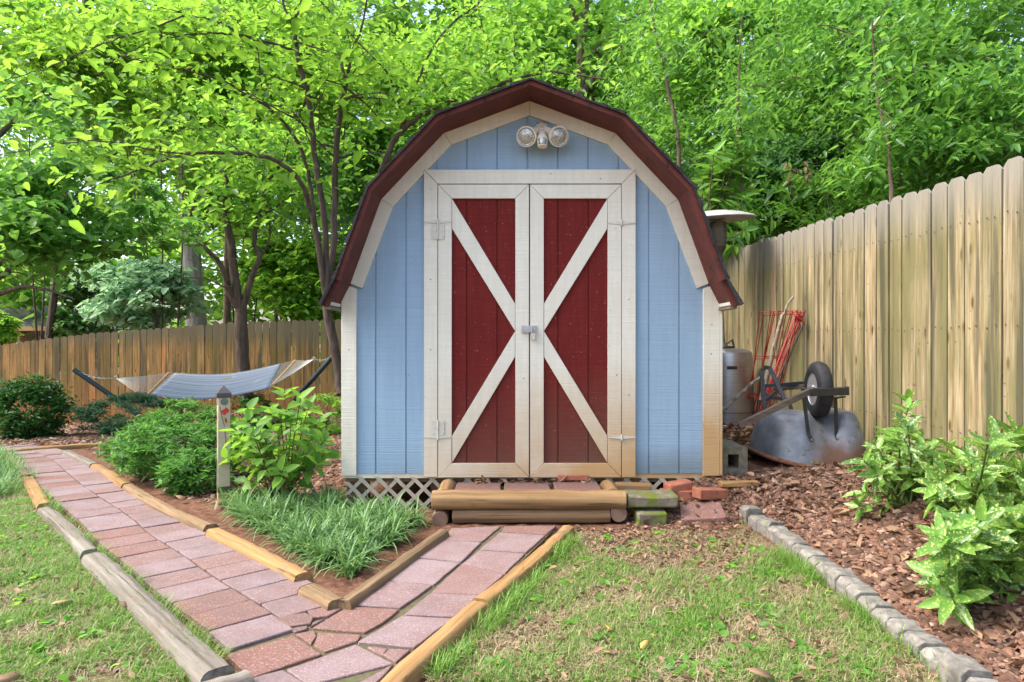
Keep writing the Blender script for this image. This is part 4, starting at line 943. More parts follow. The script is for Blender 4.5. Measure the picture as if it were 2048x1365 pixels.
for i in range(25):
    s = i/24; row = []
    for j in range(17):
        t_ = j/16; p = A1.lerp(A0, t_).lerp(B1.lerp(B0, t_), s); sag = math.sin(math.pi*s)*.085+.05*math.sin(math.pi*t_)*math.sin(math.pi*s); p.z -= sag; row.append(tuple(p))
    rows.append(row)
fab = obj('fabric', MB().grid(rows), MAT['cloth'], hm, angle=180, solid=.02)
at = fab.data.attributes.new('stripe', 'FLOAT', 'POINT'); at.data.foreach_set('value', [j/16 for i in range(25) for j in range(17)])
def ends(c1, c0, f1, f0, ring):
    obj('spreader_bar', MB().tube([c1, c0], .018, 10), MAT['spreader'], hm)
    mb = MB()
    for k in range(19):
        t_ = k/18; p = c1.lerp(c0, t_); q = f1.lerp(f0, t_)
        mb.tube([ring, ring.lerp(p, .5)+Vector((0,0,-.015)), p, q], .003, 5)
    obj('cords', mb, MAT['rope'], hm)
    mb = MB(); mb.tube([ring+Vector((math.cos(a)*.03, 0, math.sin(a)*.03)) for a in np.linspace(0, 2*math.pi, 13)], .006, 6); obj('ring', mb, MAT['steel'], hm)
ends(hp_(338,746,11.0), hp_(291,795,10.1), A1, A0, hp_(232,757)); ends(hp_(590,722,11.0), hp_(545,771,10.1), B1, B0, hp_(628,719))
for a, b in ((hp_(232,757), la+Vector((0,0,.0))), (hp_(628,719), ra)):
    n = 16; mb = MB()
    for k in range(n):
        p, q = a.lerp(b, k/n), a.lerp(b, (k+1.1)/n); sg = lambda t: -.05*math.sin(math.pi*t)
        p = p+Vector((0,0,sg(k/n))); q = q+Vector((0,0,sg((k+1)/n))); mid = (p+q)/2; o_ = Vector((0,.014,0)) if k % 2 else Vector((0,0,.014)); mb.tube([p, mid+o_, q, mid-o_, p], .004, 5, cap=False)
    obj('chain', mb, MAT['steel'], hm)
# ------------------------------------------------------------ painted garden post
pp = gp(447, 1004); post = thing('garden_post', 'painted wooden garden post with dark pyramid cap among the shrubs', 'garden post', tuple(pp))
Rz = Matrix.Rotation(R(28), 3, 'Z'); hw = .040
def pz(v): return CH+(CY-v)/F*pp.y
def pbox(hw_, z0, z1, name, m, bev=.003):
    a, b = Rz @ Vector((hw_,0,0)), Rz @ Vector((0,hw_,0)); return obj(name, MB().obox((pp.x, pp.y, (z0+z1)/2), a, b, (0,0,(z1-z0)/2)), m, post, bevel=bev)
pbox(hw-.001, pp.z-.03, pz(984), 'wood_foot', MAT['post_wood']); pbox(hw+.0005, pz(984), pz(972), 'green_band', MAT['post_band']); shaft = pbox(hw, pz(972), pz(794), 'painted_shaft', MAT['post_paint'])
pbox(hw-.0005, pz(984)-.0, pz(984)+.001, 'seam', MAT['post_band']) if False else None
cp = MB(); zc = pz(795); hb_ = hw+.008
q = [Vector((pp.x, pp.y, 0))+Rz @ Vector((i*hb_, j*hb_, 0)) for i, j in ((-1,-1),(1,-1),(1,1),(-1,1))]
cp.add([(p.x, p.y, zc) for p in q]+[(p.x, p.y, zc+.032) for p in q]+[(pp.x, pp.y, pz(770.5))], [(3,2,1,0),(0,1,5,4),(1,2,6,5),(2,3,7,6),(3,0,4,7),(4,5,8),(5,6,8),(6,7,8),(7,4,8)])
obj('cap', cp, MAT['cap'], post, bevel=.002)
fr_n = Rz @ Vector((0,-1,0)); fr_t = Rz @ Vector((1,0,0)); lf_n = Rz @ Vector((-1,0,0)); lf_t = Rz @ Vector((0,-1,0))
def onface(nv, tv, du, v): return Vector((pp.x, pp.y, 0))+nv*(hw+.0008)+tv*du+Vector((0,0,pz(v)))
for nv, tv in ((fr_n, fr_t), (lf_n, lf_t)):
    c = onface(nv, tv, .002, 803); obj('medallion', MB().lathe([(.025,0),(.025,.002),(.02,.003),(.012,.003)], c, nv, 20), MAT['medal'], shaft)
def patch(nv, tv, pts, m, name):
    obj(name, MB().add([onface(nv, tv, a, v) for a, v in pts]+[onface(nv, tv, a, v)+nv*.0012 for a, v in pts], [tuple(range(len(pts), 2*len(pts))), tuple(range(len(pts)-1,-1,-1))]+[(i, (i+1) % len(pts), len(pts)+(i+1) % len(pts), len(pts)+i) for i in range(len(pts))]), m, shaft)
patch(fr_n, fr_t, [(-.022,822),(-.01,819),(.004,817),(.012,813),(.018,816),(.03,818),(.032,823),(.016,826),(.006,830),(-.006,829)], MAT['bird_red'], 'red_bird')
patch(fr_n, fr_t, [(-.03,812),(-.027,811),(-.012,832),(.004,852),(.001,853),(-.016,834)], MAT['twig_print'], 'twig')
patch(fr_n, fr_t, [(.006,834),(.018,838),(.02,844),(.01,846),(.004,840)], MAT['bird_red'], 'red_berries')
patch(fr_n, fr_t, [(.0,855),(.003,855),(.014,880),(.006,905),(.002,905),(.009,880)], MAT['twig_print'], 'twig')
patch(lf_n, lf_t, [(-.012,826),(.002,822),(.012,830),(.004,842),(-.008,838)], MAT['bird_red'], 'red_flower')
patch(lf_n, lf_t, [(.0,842),(.004,842),(.006,900),(-.006,940),(-.009,940),(.002,900)], MAT['twig_print'], 'twig')
patch(lf_n, lf_t, [(-.02,880),(-.004,872),(.006,884),(-.008,896)], MAT['medal'], 'grey_leaf_print')
patch(lf_n, lf_t, [(-.02,930),(.0,905),(.03,925),(.034,971),(-.03,971)], MAT['medal'], 'grey_stone_print')
# ------------------------------------------------------------ neighbour's house
NY = 26.0; ns_ = F/NY
def nx_(u): return (u-CX)/ns_
def nz_(v): return CH+(CY-v)/ns_
house = thing('brick_house', 'low neighbouring brick house with grey hipped roof beyond the left fence', 'house', (nx_(20), NY, nz_(745)))
xr = nx_(112); xl = xr-9; ze = nz_(655)
wallb, nt_, bb_, NN, LL = nodes('brick_wall'); bt = NN('ShaderNodeTexBrick'); bt.inputs['Scale'].default_value = 4.0; bt.inputs['Color1'].default_value = (.28,.1,.06,1); bt.inputs['Color2'].default_value = (.2,.07,.045,1); bt.inputs['Mortar'].default_value = (.35,.3,.26,1)
mpx = NN('ShaderNodeMapping'); mpx.inputs['Rotation'].default_value = (R(90),0,0); LL(NN('ShaderNodeTexCoord').outputs['Object'], mpx.inputs[0]); LL(mpx.outputs[0], bt.inputs['Vector']); LL(bt.outputs[0], bb_.inputs['Base Color']); bb_.inputs['Roughness'].default_value = .9
obj('wall', MB().box(xl, xr-.5, NY, NY+6, nz_(745), ze-.02), wallb, house)
rf = MB(); e = .55; rh = nz_(612)
P = [(xl-e, NY-e, ze), (xr+.05, NY-e, ze), (xr+.05, NY+6+e, ze), (xl-e, NY+6+e, ze), (xl+3, NY+3, rh+.6), (xr-3.2, NY+3, rh+.6)]
rf.add(P, [(0,1,5,4),(1,2,5),(2,3,4,5),(3,0,4),(3,2,1,0)])
obj('roof', rf, surf('grey_roof_shingles', (.2,.19,.19), (.32,.3,.29), (1,1,6), 5, .9, .4), house)
obj('gutter', MB().box(xl-e, xr+.1, NY-e-.12, NY-e+.02, ze-.14, ze+.02), MAT['white'], house)
obj('porch_post', MB().box(nx_(47), nx_(56), NY-e+.1, NY-e+.25, nz_(745), ze-.14), MAT['white'], house)
# ------------------------------------------------------------ trees: trunks follow the photo, each limb at its own depth
def limb(pts, Y, r0, r1, dy=0.0, jit=.012):
    """photo polyline to a 3D limb, its depth sliding by dy towards the tip"""
    n = len(pts); P = []; yy = [Y+dy*(i/(n-1)) for i in range(n)]
    W_ = [wp(u, v, y) for (u, v), y in zip(pts, yy)]
    for i in range(n-1):
        for k in range(4):
            t = k/4; p0 = W_[max(i-1,0)]; p1 = W_[i]; p2 = W_[i+1]; p3 = W_[min(i+2,n-1)]
            q = .5*((2*p1)+(p2-p0)*t+(2*p0-5*p1+4*p2-p3)*t*t+(3*p1-p0-3*p2+p3)*t*t*t)
            P.append(q+Vector((random.gauss(0,jit*.3), random.gauss(0,jit), random.gauss(0,jit*.3))))
    P.append(W_[-1]); m = len(P)
    return P, [r0+(r1-r0)*(i/(m-1)) for i in range(m)]
def twigs(mb, P, n, ln, r, up=.3, tips=None):
    for _ in range(n):
        p = Vector(P[random.randrange(len(P)//3, len(P))]); d = Vector((random.gauss(0,1), random.gauss(0,.8), random.gauss(up,.5))).normalized(); L_ = ln*random.uniform(.5,1.3)
        pts = [p]
        for k in range(1, 5): d = (d+Vector((random.gauss(0,.18), random.gauss(0,.18), random.gauss(-.06,.15)))).normalized(); pts.append(pts[-1]+d*L_/4)
        mb.tube(pts, [r, r*.8, r*.6, r*.45, r*.3], 5)
        if tips is not None: tips += [tuple(q) for q in pts[1:]]
def tree(name, label, base, limbs, bk, crown_mat, nleaf, size, spread, width=.5, ntw=10, twl=.9, group=None, extra=None, droop=.35, cat='tree', low=None):
    t = thing(name, label, cat, tuple(base), group); mb = MB(); tips = []
    for P, r in limbs:
        mb.tube(P, r, 10 if r[0] > .03 else 6); tips += [tuple(p) for p in P[len(P)//3:]]
        if ntw and P is not limbs[0][0]: twigs(mb, P, ntw, twl, max(.004, r[-1]*.6), .3, tips)
    obj('trunk', mb, bk, t, angle=60)
    pts = np.array(tips); k = RG.integers(0, len(pts), nleaf); Pn = pts[k]+RG.normal(0, 1, (nleaf,3))*np.array(spread)
    if extra is not None: Pn = np.concatenate([Pn, extra])
    if low is not None: Pn = Pn[Pn[:,2] > low+RG.normal(0,.12,len(Pn))]          # bare trunk below the crown
    leaves('crown', Pn, size, crown_mat, t, width, droop)
    return t
def z3(x, y): return (x/2.926, y/2.926)
def z5(x, y): return (500+x/2.926, y/2.926)
def z4(x, y): return (x/2.926, 400+y/2.926)
A = 8.3
L1 = [limb([(682,790),(676,740),(668,690),(657,640),(654,590)], A, 0.0578, 0.0525),
 limb([(654,600),(668,470),(671,342),(676,256),(686,191),(691,167)], A, 0.0422, 0.0300, .1), limb([(691,167),(681,120),(674,75),(667,34),(664,-60)], A+.1, 0.0231, 0.0112, .4), limb([(691,167),(698,137),(708,92),(722,60),(740,-40)], A+.1, 0.0204, 0.0090, -.4),
 limb([(655,620),(650,460),(637,359),(628,308),(623,246),(616,191),(602,143),(594,102),(589,68),(582,41)], A-.1, 0.0374, 0.0240, -.3), limb([(582,41),(567,10),(555,-50)], A-.4, 0.0177, 0.0090), limb([(582,41),(600,20),(606,-50)], A-.4, 0.0177, 0.0090),
 limb([(655,620),(631,460),(618,410),(609,379),(589,349),(561,328),(531,314),(482,307),(430,305),(376,308),(325,321),(273,342),(219,359),(171,386)], A-.1, 0.0340, 0.0060, -1.6),
 limb([(632,470),(622,380),(606,308),(582,263),(551,229),(527,208),(500,195),(465,171),(430,158),(393,147),(330,132),(273,120),(219,109)], A+.1, 0.0258, 0.0045, -1.2),
 limb([(594,102),(552,90),(513,79),(480,72),(444,68),(410,68),(376,70),(340,75),(308,82),(239,120),(190,150)], A-.3, 0.0163, 0.0037, -1.0),
 limb([(500,78),(470,60),(444,48),(420,40),(393,34),(342,20),(290,7),(240,-10)], A-.5, 0.0122, 0.0037, -.8),
 limb([(376,31),(318,51),(239,75),(171,102),(102,133),(50,150),(0,164)], A-1.0, 0.0095, 0.0030, -1.0),
 limb([(527,208),(522,160),(512,90),(470,40),(430,-5)], A-.3, 0.0109, 0.0045, -.4),
 limb([(482,307),(440,270),(400,258),(360,262),(325,285),(300,310)], A-.8, 0.0068, 0.0030, -.3),
 limb([(376,308),(300,300),(240,285),(170,283),(100,292),(30,305),(-30,315)], A-1.0, 0.0082, 0.0030, -.8),
 limb([(637,260),(640,200),(655,172),(680,160),(720,152),(750,140)], A-.2, 0.0082, 0.0037, .5),
 limb([(625,300),(600,240),(565,215),(530,210)], A-.1, 0.0082, 0.0060, -.1)]
tree('slender_tree', 'slim many stemmed tree rising beside the left wall of the shed', gp(682, 790) if False else (wp(682,790,A).x, A, T(wp(682,790,A).x, A)), L1, MAT['bark_dark'], LF['yellow'], 2500, .105, (.2,.28,.16), .52, 8, .7, low=2.1)
L2 = [limb([(496,806),(488,760),(484,700),(482,640),(482,618)], 12.2, .12, .10), limb([(482,625),(458,585),(451,550),(434,520),(405,490),(386,468),(379,441),(390,400)], 12.2, .06, .022, -.4),
 limb([(480,625),(468,547),(461,485),(451,434),(448,400),(452,360),(441,328),(430,280)], 12.2, .085, .03, .2), limb([(484,622),(499,571),(510,540),(519,516),(514,500),(509,485),(513,434),(526,403),(533,369),(560,328),(580,270)], 12.2, .06, .02, .3),
 limb([(472,600),(450,575),(410,558),(365,556)], 12.0, .018, .006, -.5), limb([(513,434),(545,420),(575,395),(600,385)], 12.3, .025, .008, .3), limb([(519,516),(535,490),(540,450),(528,420)], 12.3, .02, .008, .2)]
tree('forked_tree', 'brown tree forking into three limbs behind the hammock', (wp(496,806,12.2).x, 12.2, T(wp(496,806,12.2).x, 12.2)), L2, MAT['bark_dark'], LF['bright'], 1700, .125, (.3,.35,.25), .6, 6, .7, low=3.1, extra=clumps(wp(500,300,12.6), (1.5,1.0,1.1), 1500, 34))
# arching limb over the shed roof belongs to a tree standing behind the shed
BA = 8.6
L3 = [limb([(738,640),(742,520),(748,430),(760,355)], BA, .075, .05), limb([(760,355),(773,318),(794,273),(828,243),(869,219),(910,200),(961,185),(1013,164),(1081,147),(1149,149),(1210,160)], BA, .042, .008, -.5),
 limb([(808,258),(811,240),(818,205),(842,144),(869,92),(910,41),(941,20),(990,-20)], BA-.1, .022, .008, -.2), limb([(801,262),(803,240),(794,191),(773,144),(746,116),(691,58),(637,0)], BA-.1, .016, .006, -.5),
 limb([(842,148),(870,138),(905,137),(940,150),(985,178)], BA-.2, .009, .004, -.3), limb([(842,148),(862,190),(863,218)], BA-.2, .006, .004), limb([(980,178),(975,100),(960,30),(955,-20)], BA-.4, .008, .004, .2), limb([(1020,164),(1030,90),(1020,20)], BA-.4, .008, .004, .2), limb([(869,219),(890,212),(900,222)], BA-.3,.01,.005)]
tree('arching_tree', 'dark limbed tree arching over the left slope of the shed roof', (wp(738,640,BA).x, BA, T(wp(738,640,BA).x, BA)), L3, MAT['bark_dark'], LF['bright'], 1700, .095, (.2,.25,.16), .5, 8, .7)
# left edge tree, mostly outside the picture
L4 = [limb([(-330,900),(-300,700),(-200,640),(-90,610),(0,588),(51,574),(110,585),(150,600)], 9.5, .07, .006, -.5), limb([(-200,640),(-60,585),(0,554),(51,509),(79,465),(90,420)], 9.4, .06, .02, -.2), limb([(-250,650),(-160,480),(-60,330),(20,250),(90,180)], 9.5, .08, .02, .3), limb([(-60,585),(10,520),(40,455),(60,420)], 9.4, .03, .01, .4)]
tree('broadleaf_tree', 'dark leaved tree reaching in from the left edge above the fence', (wp(-330,900,9.5).x, 9.5, T(wp(-330,900,9.5).x, 9.5)), L4, MAT['bark_dark'], LF['mid'], 1700, .12, (.3,.4,.22), .62, 7, .8, low=1.95, extra=np.concatenate([clumps(wp(100,430,9.6), (1.3,.9,.75), 2400, 36, .26), clumps(wp(0,300,9.8), (1.2,.9,1.2), 1800, 30), clumps(wp(290,440,10.2), (.7,.6,.6), 700, 16)]))
# big trunks of the wood
def big(label, base_uv, top_uv, Y, wpx, bk, crown, mat_, n, size, gz=None, name='tall_tree'):
    b, t_ = wp(*base_uv, Y), wp(*top_uv, Y); r = wpx/2*Y/F; g_ = T(b.x, b.y)-.1; d = (t_-b)/(t_.z-b.z); foot = b+d*(g_-b.z); top = b+d*(9.5-b.z)
    P = [foot+(top-foot)*(i/14)+Vector((random.gauss(0,.02),random.gauss(0,.02),0)) for i in range(15)]; rr = [r*(1.25 if i == 0 else 1.06 if i == 1 else 1-.035*i) for i in range(15)]
    limbs = [(P, rr)]
    for k in range(7):
        s = P[7+k]; a = random.uniform(0, 6.3); e = s+Vector((math.cos(a)*random.uniform(1.2,2.6), math.sin(a)*random.uniform(1,2), random.uniform(.6,1.8))); limbs.append(([s, s.lerp(e,.5)+Vector((0,0,.25)), e], [r*.35, r*.22, r*.08]))
    return tree(name, label, tuple(foot), limbs, bk, mat_, n//4, size, (.7,.7,.5), .55, 3, 1.2, low=4.2, extra=np.concatenate([clumps(c, rad, int(n*f), k) for c, rad, f, k in crown]))
big('thick pale barked trunk standing behind the fence left of the hammock tree', (392,646), (380,468), 18, 46, MAT['bark_pale'], [((-8.2,18.5,8.2),(3.2,1.6,1.8),.8,50)], LF['yellow'], 3600, .17)
big('tall dark trunk rising behind the roof peak of the shed', (1160,190), (1166,20), 16, 31, MAT['bark_mid'], [((1.2,16.5,8.6),(3,2.2,2.2),.8,50)], LF['bright'], 5000, .16)
big('dim grey trunk just right of the dark trunk behind the roof', (1192,190), (1202,20), 18, 26, MAT['bark_mid'], [((3.2,19,8.8),(3,2.5,2),.8,50)], LF['mid'], 6000, .17)
big('slanting dark trunk high above the left roof slope', (960,200), (905,10), 19, 24, MAT['bark_mid'], [((-1.2,20,8),(3.0,1.6,2.4),.8,50)], LF['bright'], 5000, .17)
big('thin dark trunk at the upper left among yellow leaves', (118,500), (165,60), 17, 16, MAT['bark_dark'], [((-10.8,17.5,6.8),(2.6,1.4,2.0),.8,40)], LF['bright'], 2600, .16)
big('mossy trunk behind the forked tree, half hidden by leaves', (455,560), (462,180), 20, 18, MAT['bark_mid'], [((-7.4,20.5,6.8),(2.8,1.5,2.2),.8,40)], LF['yellow'], 3000, .17)
# understorey trees and shrubs beyond the fences
def bushy(name, label, c, rad, mat_, n, size, k=50, width=.55, bk=None, group=None, droop=.35, cat='tree', cr=.33, th=.028, spread=.35, shell=.35):
    c = Vector(c); g_ = T(c.x, c.y); t = thing(name, label, cat, (c.x, c.y, g_), group); mb = MB(); P = []
    for s in range(4):
        e = c+Vector((random.uniform(-.6,.6)*rad[0], random.uniform(-.5,.5)*rad[1], random.uniform(.1,.7)*rad[2])); b = Vector((c.x+random.uniform(-.15,.15), c.y+random.uniform(-.15,.15), g_-.05))
        m_ = b.lerp(e, .5)+Vector((random.uniform(-.2,.2), random.uniform(-.2,.2), 0)); Q_ = [b, b.lerp(m_,.5), m_, m_.lerp(e,.5)+Vector((.05,0,.05)), e]; mb.tube(Q_, [th, th*.8, th*.6, th*.4, th*.15], 7); twigs(mb, Q_, 6, rad[0]*.6, th*.2)
    obj('trunk', mb, bk or MAT['bark_dark'], t, angle=60); leaves('crown', clumps(c, rad, n, k, cr, shell=shell), size, mat_, t, width, droop, spread); return t
def at(u, v, Y): return tuple(wp(u, v, Y))
bushy('understorey_tree', 'pale blue green bush spilling over the fence left of the pale trunk', at(265,590,15.4), (1.35,.7,.8), LF['cool'], 5200, .15, 40, bk=MAT['bark_mid'])
bushy('understorey_tree', 'bright yellow green low tree behind the fence left of the shed', at(590,560,15.6), (1.3,.7,1.1), LF['yellow'], 6000, .14, 46)
bushy('understorey_tree', 'pale bluish bush showing between the trunks of the slim tree', at(700,430,17.5), (1.8,.9,1.8), LF['cool'], 6000, .15, 50)
bushy('understorey_tree', 'dark evergreen bush beside the brick house', at(175,610,17.6), (.8,.7,.9), LF['dark'], 2400, .14, 36)
bushy('understorey_tree', 'pale yellow sapling leaning over the far left fence boards', at(-5,650,14.9), (.45,.4,.35), LF['yellow'], 500, .14, 12)
bushy('understorey_tree', 'mid green tree filling the gap behind the forked tree', at(470,400,16.6), (1.5,.9,1.0), LF['bright'], 2600, .14, 30)
bushy('understorey_tree', 'sunlit yellow green tree high in the upper left', at(330,160,15), (2.6,1.2,1.5), LF['yellow'], 9000, .15, 60)
bushy('understorey_tree', 'airy yellow green tree at the top left corner', at(80,150,15.6), (2.0,1.2,1.6), LF['yellow'], 3800, .15, 50)
bushy('understorey_tree', 'yellow green tree above the left roof slope', at(760,200,15.6), (2.2,1.2,1.7), LF['yellow'], 8000, .14, 60)
bushy('understorey_tree', 'green tree right behind the roof peak', at(1010,110,17.2), (2.0,1.0,1.3), LF['bright'], 4500, .14, 44)
bushy('understorey_tree', 'dark green tree low behind the shed on the left', at(760,330,15.2), (1.4,.9,1.2), LF['mid'], 4200, .13, 36)
bushy('understorey_tree', 'tall mixed green tree left of the far trunks', at(560,130,17), (2.2,1.2,1.8), LF['bright'], 7000, .15, 50)
# laurel thicket beyond the right fence
thick = [((1385,120,13.2),(1.6,1.0,1.5),'laurel','slim leaved tree beside the dark trunk right of the roof peak'),((1480,80,12.2),(1.5,1.0,1.3),'bright','glossy thicket tree at the top behind the heater dome'),((1640,110,10.2),(1.5,1.0,1.3),'laurel','glossy thicket tree at the top middle of the right fence'),
 ((1800,70,9.0),(1.4,.9,1.2),'mid','darker thicket tree near the top right'),((1980,80,8.0),(1.3,.9,1.3),'laurel','thicket tree in the top right corner'),((1350,290,12.6),(1.5,1.0,1.2),'laurel','leafy thicket tree just right of the upper roof slope'),
 ((1540,260,11.2),(1.4,.9,1.2),'laurel','leafy thicket tree above the red wire cages'),((1700,280,9.8),(1.3,.8,1.1),'laurel','leafy thicket tree above the wheelbarrow'),((1880,230,8.2),(1.2,.8,1.0),'laurel','leafy thicket tree over the tallest near pickets'),
 ((1600,370,9.6),(1.2,.7,.7),'dark','low dark growth just over the fence behind the cages'),((1420,400,11.6),(1.3,.8,.8),'dark','low dark growth behind the patio heater'),((1720,395,8.3),(1.0,.6,.5),'laurel','low leafy growth along the fence top above the wheelbarrow'),((1860,335,7.2),(.9,.55,.45),'laurel','low leafy growth along the fence top at the right'),((1560,420,9.4),(1.0,.6,.5),'laurel','low leafy growth along the fence top behind the red cages'),
 ((1990,260,6.6),(.8,.5,.7),'laurel','bright spray hanging over the nearest pickets')]
for (u, v, Y), rad, mt, lab in thick: bushy('laurel_tree', lab, at(u, v, Y), rad, LF[mt], 7000 if rad[0] > 1 else 3200, .115 if mt == 'bright' else .095, 60, .52 if mt == 'bright' else .36, MAT['bark_mid'], 'laurel thicket beyond the right fence', .5, cr=.36, th=.03, shell=.2)
for lab, pts, Y, r in (('thin pale trunk slanting up right of the roof peak', [(1362,420),(1357,300),(1350,240),(1330,150),(1310,60),(1295,-30)], 9.9, .035), ('thin dark trunk in the middle of the right thicket', [(1482,480),(1481,344),(1474,250),(1478,150),(1485,20)], 8.0, .022), ('thin dark trunk above the wheelbarrow in the thicket', [(1782,380),(1776,290),(1760,220),(1752,150),(1745,40)], 6.7, .02), ('bare brown bough crossing the thicket at the upper right', [(2070,200),(1945,140),(1880,105),(1830,92),(1720,70),(1640,50)], 7.6, .02)):
    P, r_ = limb(pts, Y, r, r*.4, .3); P = ([Vector((P[0].x, P[0].y, T(P[0].x, P[0].y)-.05))] if pts[0][0] < 2000 else [Vector((wp(2200,300,Y).x, Y, T(3.8, Y)))])+P
    t = thing('sapling', lab, 'tree', tuple(P[0])); mb = MB().tube(P, [r*1.1]+r_, 9); tips = []; twigs(mb, P, 10, .7, .006, .3, tips); obj('trunk', mb, MAT['bark_mid'], t, angle=60); tp_ = np.array(tips); leaves('crown', tp_[RG.integers(0, len(tp_), 700)]+RG.normal(0,.14,(700,3)), .1, LF['laurel'], t, .36, .5)
# large leaved shrub behind the heater
def whorl(P0, axis, n, size, tilt=.25):
    """ring of leaves round a stem tip"""
    out = []; axis = Vector(axis).normalized(); a = axis.orthogonal().normalized(); b = axis.cross(a); ph = random.uniform(0, 6.3)
    for k in range(n):
        t = ph+k*2.4; d = (a*math.cos(t)+b*math.sin(t))*(1-.25*(k/n))+axis*(tilt+.5*k/n); out.append((Vector(P0)-axis*(.03*(n-k)/n*2), d.normalized(), axis, size*random.uniform(.75,1.15)))
    return out
def leafset(name, L_, m, parent, width, **kw):
    P = np.array([list(p[0]) for p in L_]); D = np.array([list(p[1]) for p in L_])+RG.normal(0,.22,(len(L_),3)); N_ = np.array([list(p[2]) for p in L_])+RG.normal(0,.15,(len(L_),3)); S = np.array([p[3] for p in L_])
    V, Q_ = leaf_arrays(P, D, N_, S, width, .1, .14); return quads(name, V, Q_, np.repeat(RG.uniform(0,1,len(L_)), 6), m, parent, **kw)
def stemmed(name, label, base, tips_, m, size, per, width, stem_m, sr=.006, cat='shrub', group=None, lvl=3, tilt=.25, droop=0, hub=None):
    base = Vector(base); t = thing(name, label, cat, tuple(base), group); sm_ = MB(); L_ = []
    if hub is not None: sm_.tube([base, base.lerp(hub, .5)+Vector((.03,0,0)), hub], [sr*2, sr*1.7, sr*1.3], 8)
    for tp_ in tips_:
        tp_ = Vector(tp_); b = (base if hub is None else hub)+Vector((random.uniform(-.06,.06), random.uniform(-.06,.06), -.01)); m_ = b.lerp(tp_, .5)+Vector((random.uniform(-.04,.04), random.uniform(-.04,.04), .04)); sm_.tube([b, b.lerp(m_,.5)+Vector((random.uniform(-.015,.015),0,0)), m_, m_.lerp(tp_,.5), tp_], [sr, sr*.9, sr*.8, sr*.65, sr*.5], 6)
        ax_ = (tp_-m_).normalized(); ax_ = (ax_+Vector((0,0,.5-droop))).normalized(); L_ += whorl(tp_, ax_, per, size, tilt)
        for k in range(lvl): q = m_.lerp(tp_, .15+.75*(k/max(1,lvl))); L_ += whorl(q, ax_, random.choice((2,2,3)), size*random.uniform(.7,1), tilt*.6)
    obj('stems', sm_, stem_m, t, angle=60); leafset('foliage', L_, m, t, width); return t
mg = []
for _ in range(26): c = wp(1440+random.gauss(0,26), 345+random.gauss(0,24), 8.0+random.gauss(0,.25)); mg.append(c)
for _ in range(20): c = wp(1488+random.gauss(0,22), 458+random.gauss(0,22), 7.9+random.gauss(0,.2)); mg.append(c)
bm = Vector((2.3, 8.0, T(2.3, 8.0)))
stemmed('magnolia_sapling', 'large leaved sapling behind the heater dome and fence corner', bm, mg, LF['magnolia'], .2, 6, .38, MAT['bark_mid'], .008, 'tree', None, 2, .0, .5, hub=bm+Vector((-.1,0,1.75)))
dl_ = [(wp(1583+random.gauss(0,5), 355+random.gauss(0,14), 8.4), Vector((random.gauss(0,.5), random.gauss(0,.5), -1)), Vector((random.gauss(0,1),-1,0)), .1) for _ in range(22)]
leafset('dead_leaf_cluster', dl_, LF['litter'], None, .4, label='bunch of brown dead leaves hanging in the thicket above the cages', cat='dead leaves')
dl_ = [(wp(1613+random.gauss(0,4), 345+random.gauss(0,10), 8.3), Vector((random.gauss(0,.4), random.gauss(0,.4), -1)), Vector((random.gauss(0,1),-1,0)), .1) for _ in range(16)]
leafset('dead_leaf_cluster', dl_, LF['palebrown'], None, .4, label='paler bunch of dried leaves just right of the brown hanging bunch', cat='dead leaves')
# the wood behind, one mass
P = np.concatenate([clumps((x, y, z), (4.0,1.6,3.2), 3600, 60, .3) for x, y, z in [(-14,28,9.5),(-8,28,10),(-7,33,17),(-14,33,16.5),(-21,32,15.5),(0,33,18),(7,33,17.5),(15,32,16),(-22,30,6),(-15,31,8),(-8,30,7),(-1,31,9),(6,29,7.5),(12,27,7.5),(-18,33,12.5),(-10,34,13),(-2,34,14),(6,34,13),(14,31,12),(19,27,6),(-12,26,3),(-5,26,3.2),(3,25,3),(9,23,3.5),(-20,27,3),(14,21,6)]])
leaves('woodland', P, .34, LF['wood'], None, .6, .3, .4, kind='stuff', label='distant green wood closing off the view behind all trees', cat='woodland')
# ------------------------------------------------------------ garden shrubs
def mound(name, label, base, rad, m, n, size, k, width, group=None, stems=MAT['stem'], shell=.55, droop=-.1, spread=.5, cr=.3, flat=.6):
    base = Vector(base); t = thing(name, label, 'shrub', tuple(base), group); sm_ = MB(); c = base+Vector((0,0,rad[2]*.82))
    for _ in range(14):
        a = random.uniform(0, 6.3); e = c+Vector((math.cos(a)*rad[0]*.7, math.sin(a)*rad[1]*.7, random.uniform(-.3,.5)*rad[2])); b = base+Vector((random.uniform(-.05,.05), random.uniform(-.05,.05), -.01)); sm_.tube([b, b.lerp(e,.5)+Vector((0,0,.04)), e], [.009,.007,.003], 5)
    obj('stems', sm_, stems, t, angle=60); Pn = clumps(c, rad, n, k, cr, flat, shell); gz_ = base.z+.015; Pn[:,2] = np.where(Pn[:,2] < gz_, gz_+RG.uniform(0,.06,n), Pn[:,2])
    leaves('foliage', Pn, size, m, t, width, droop, spread); return t
b = gp(63, 878); mound('round_bush', 'round dark green bush by the left fence', b, (.44,.42,.46), LF['boxwood'], 9000, .05, 120, .5, shell=.75)
b = gp(265, 868); mound('feathery_shrub', 'feathery blue green shrub beneath the left end of the hammock', b, (.78,.5,.30), LF['juniper'], 9000, .06, 70, .22, cr=.2, flat=.35, spread=.4)
leaf3 = [((310,935),(.48,.4,.22),3600,'azalea mound nearest the far grey timber, left of the others'), ((370,960),(.5,.42,.28),4400,'middle azalea mound over the tan path timber'), ((392,985),(.25,.25,.17),1700,'low azalea right beside the painted garden post'), ((375,905),(.5,.4,.32),3400,'tallest azalea mound behind the middle one')]
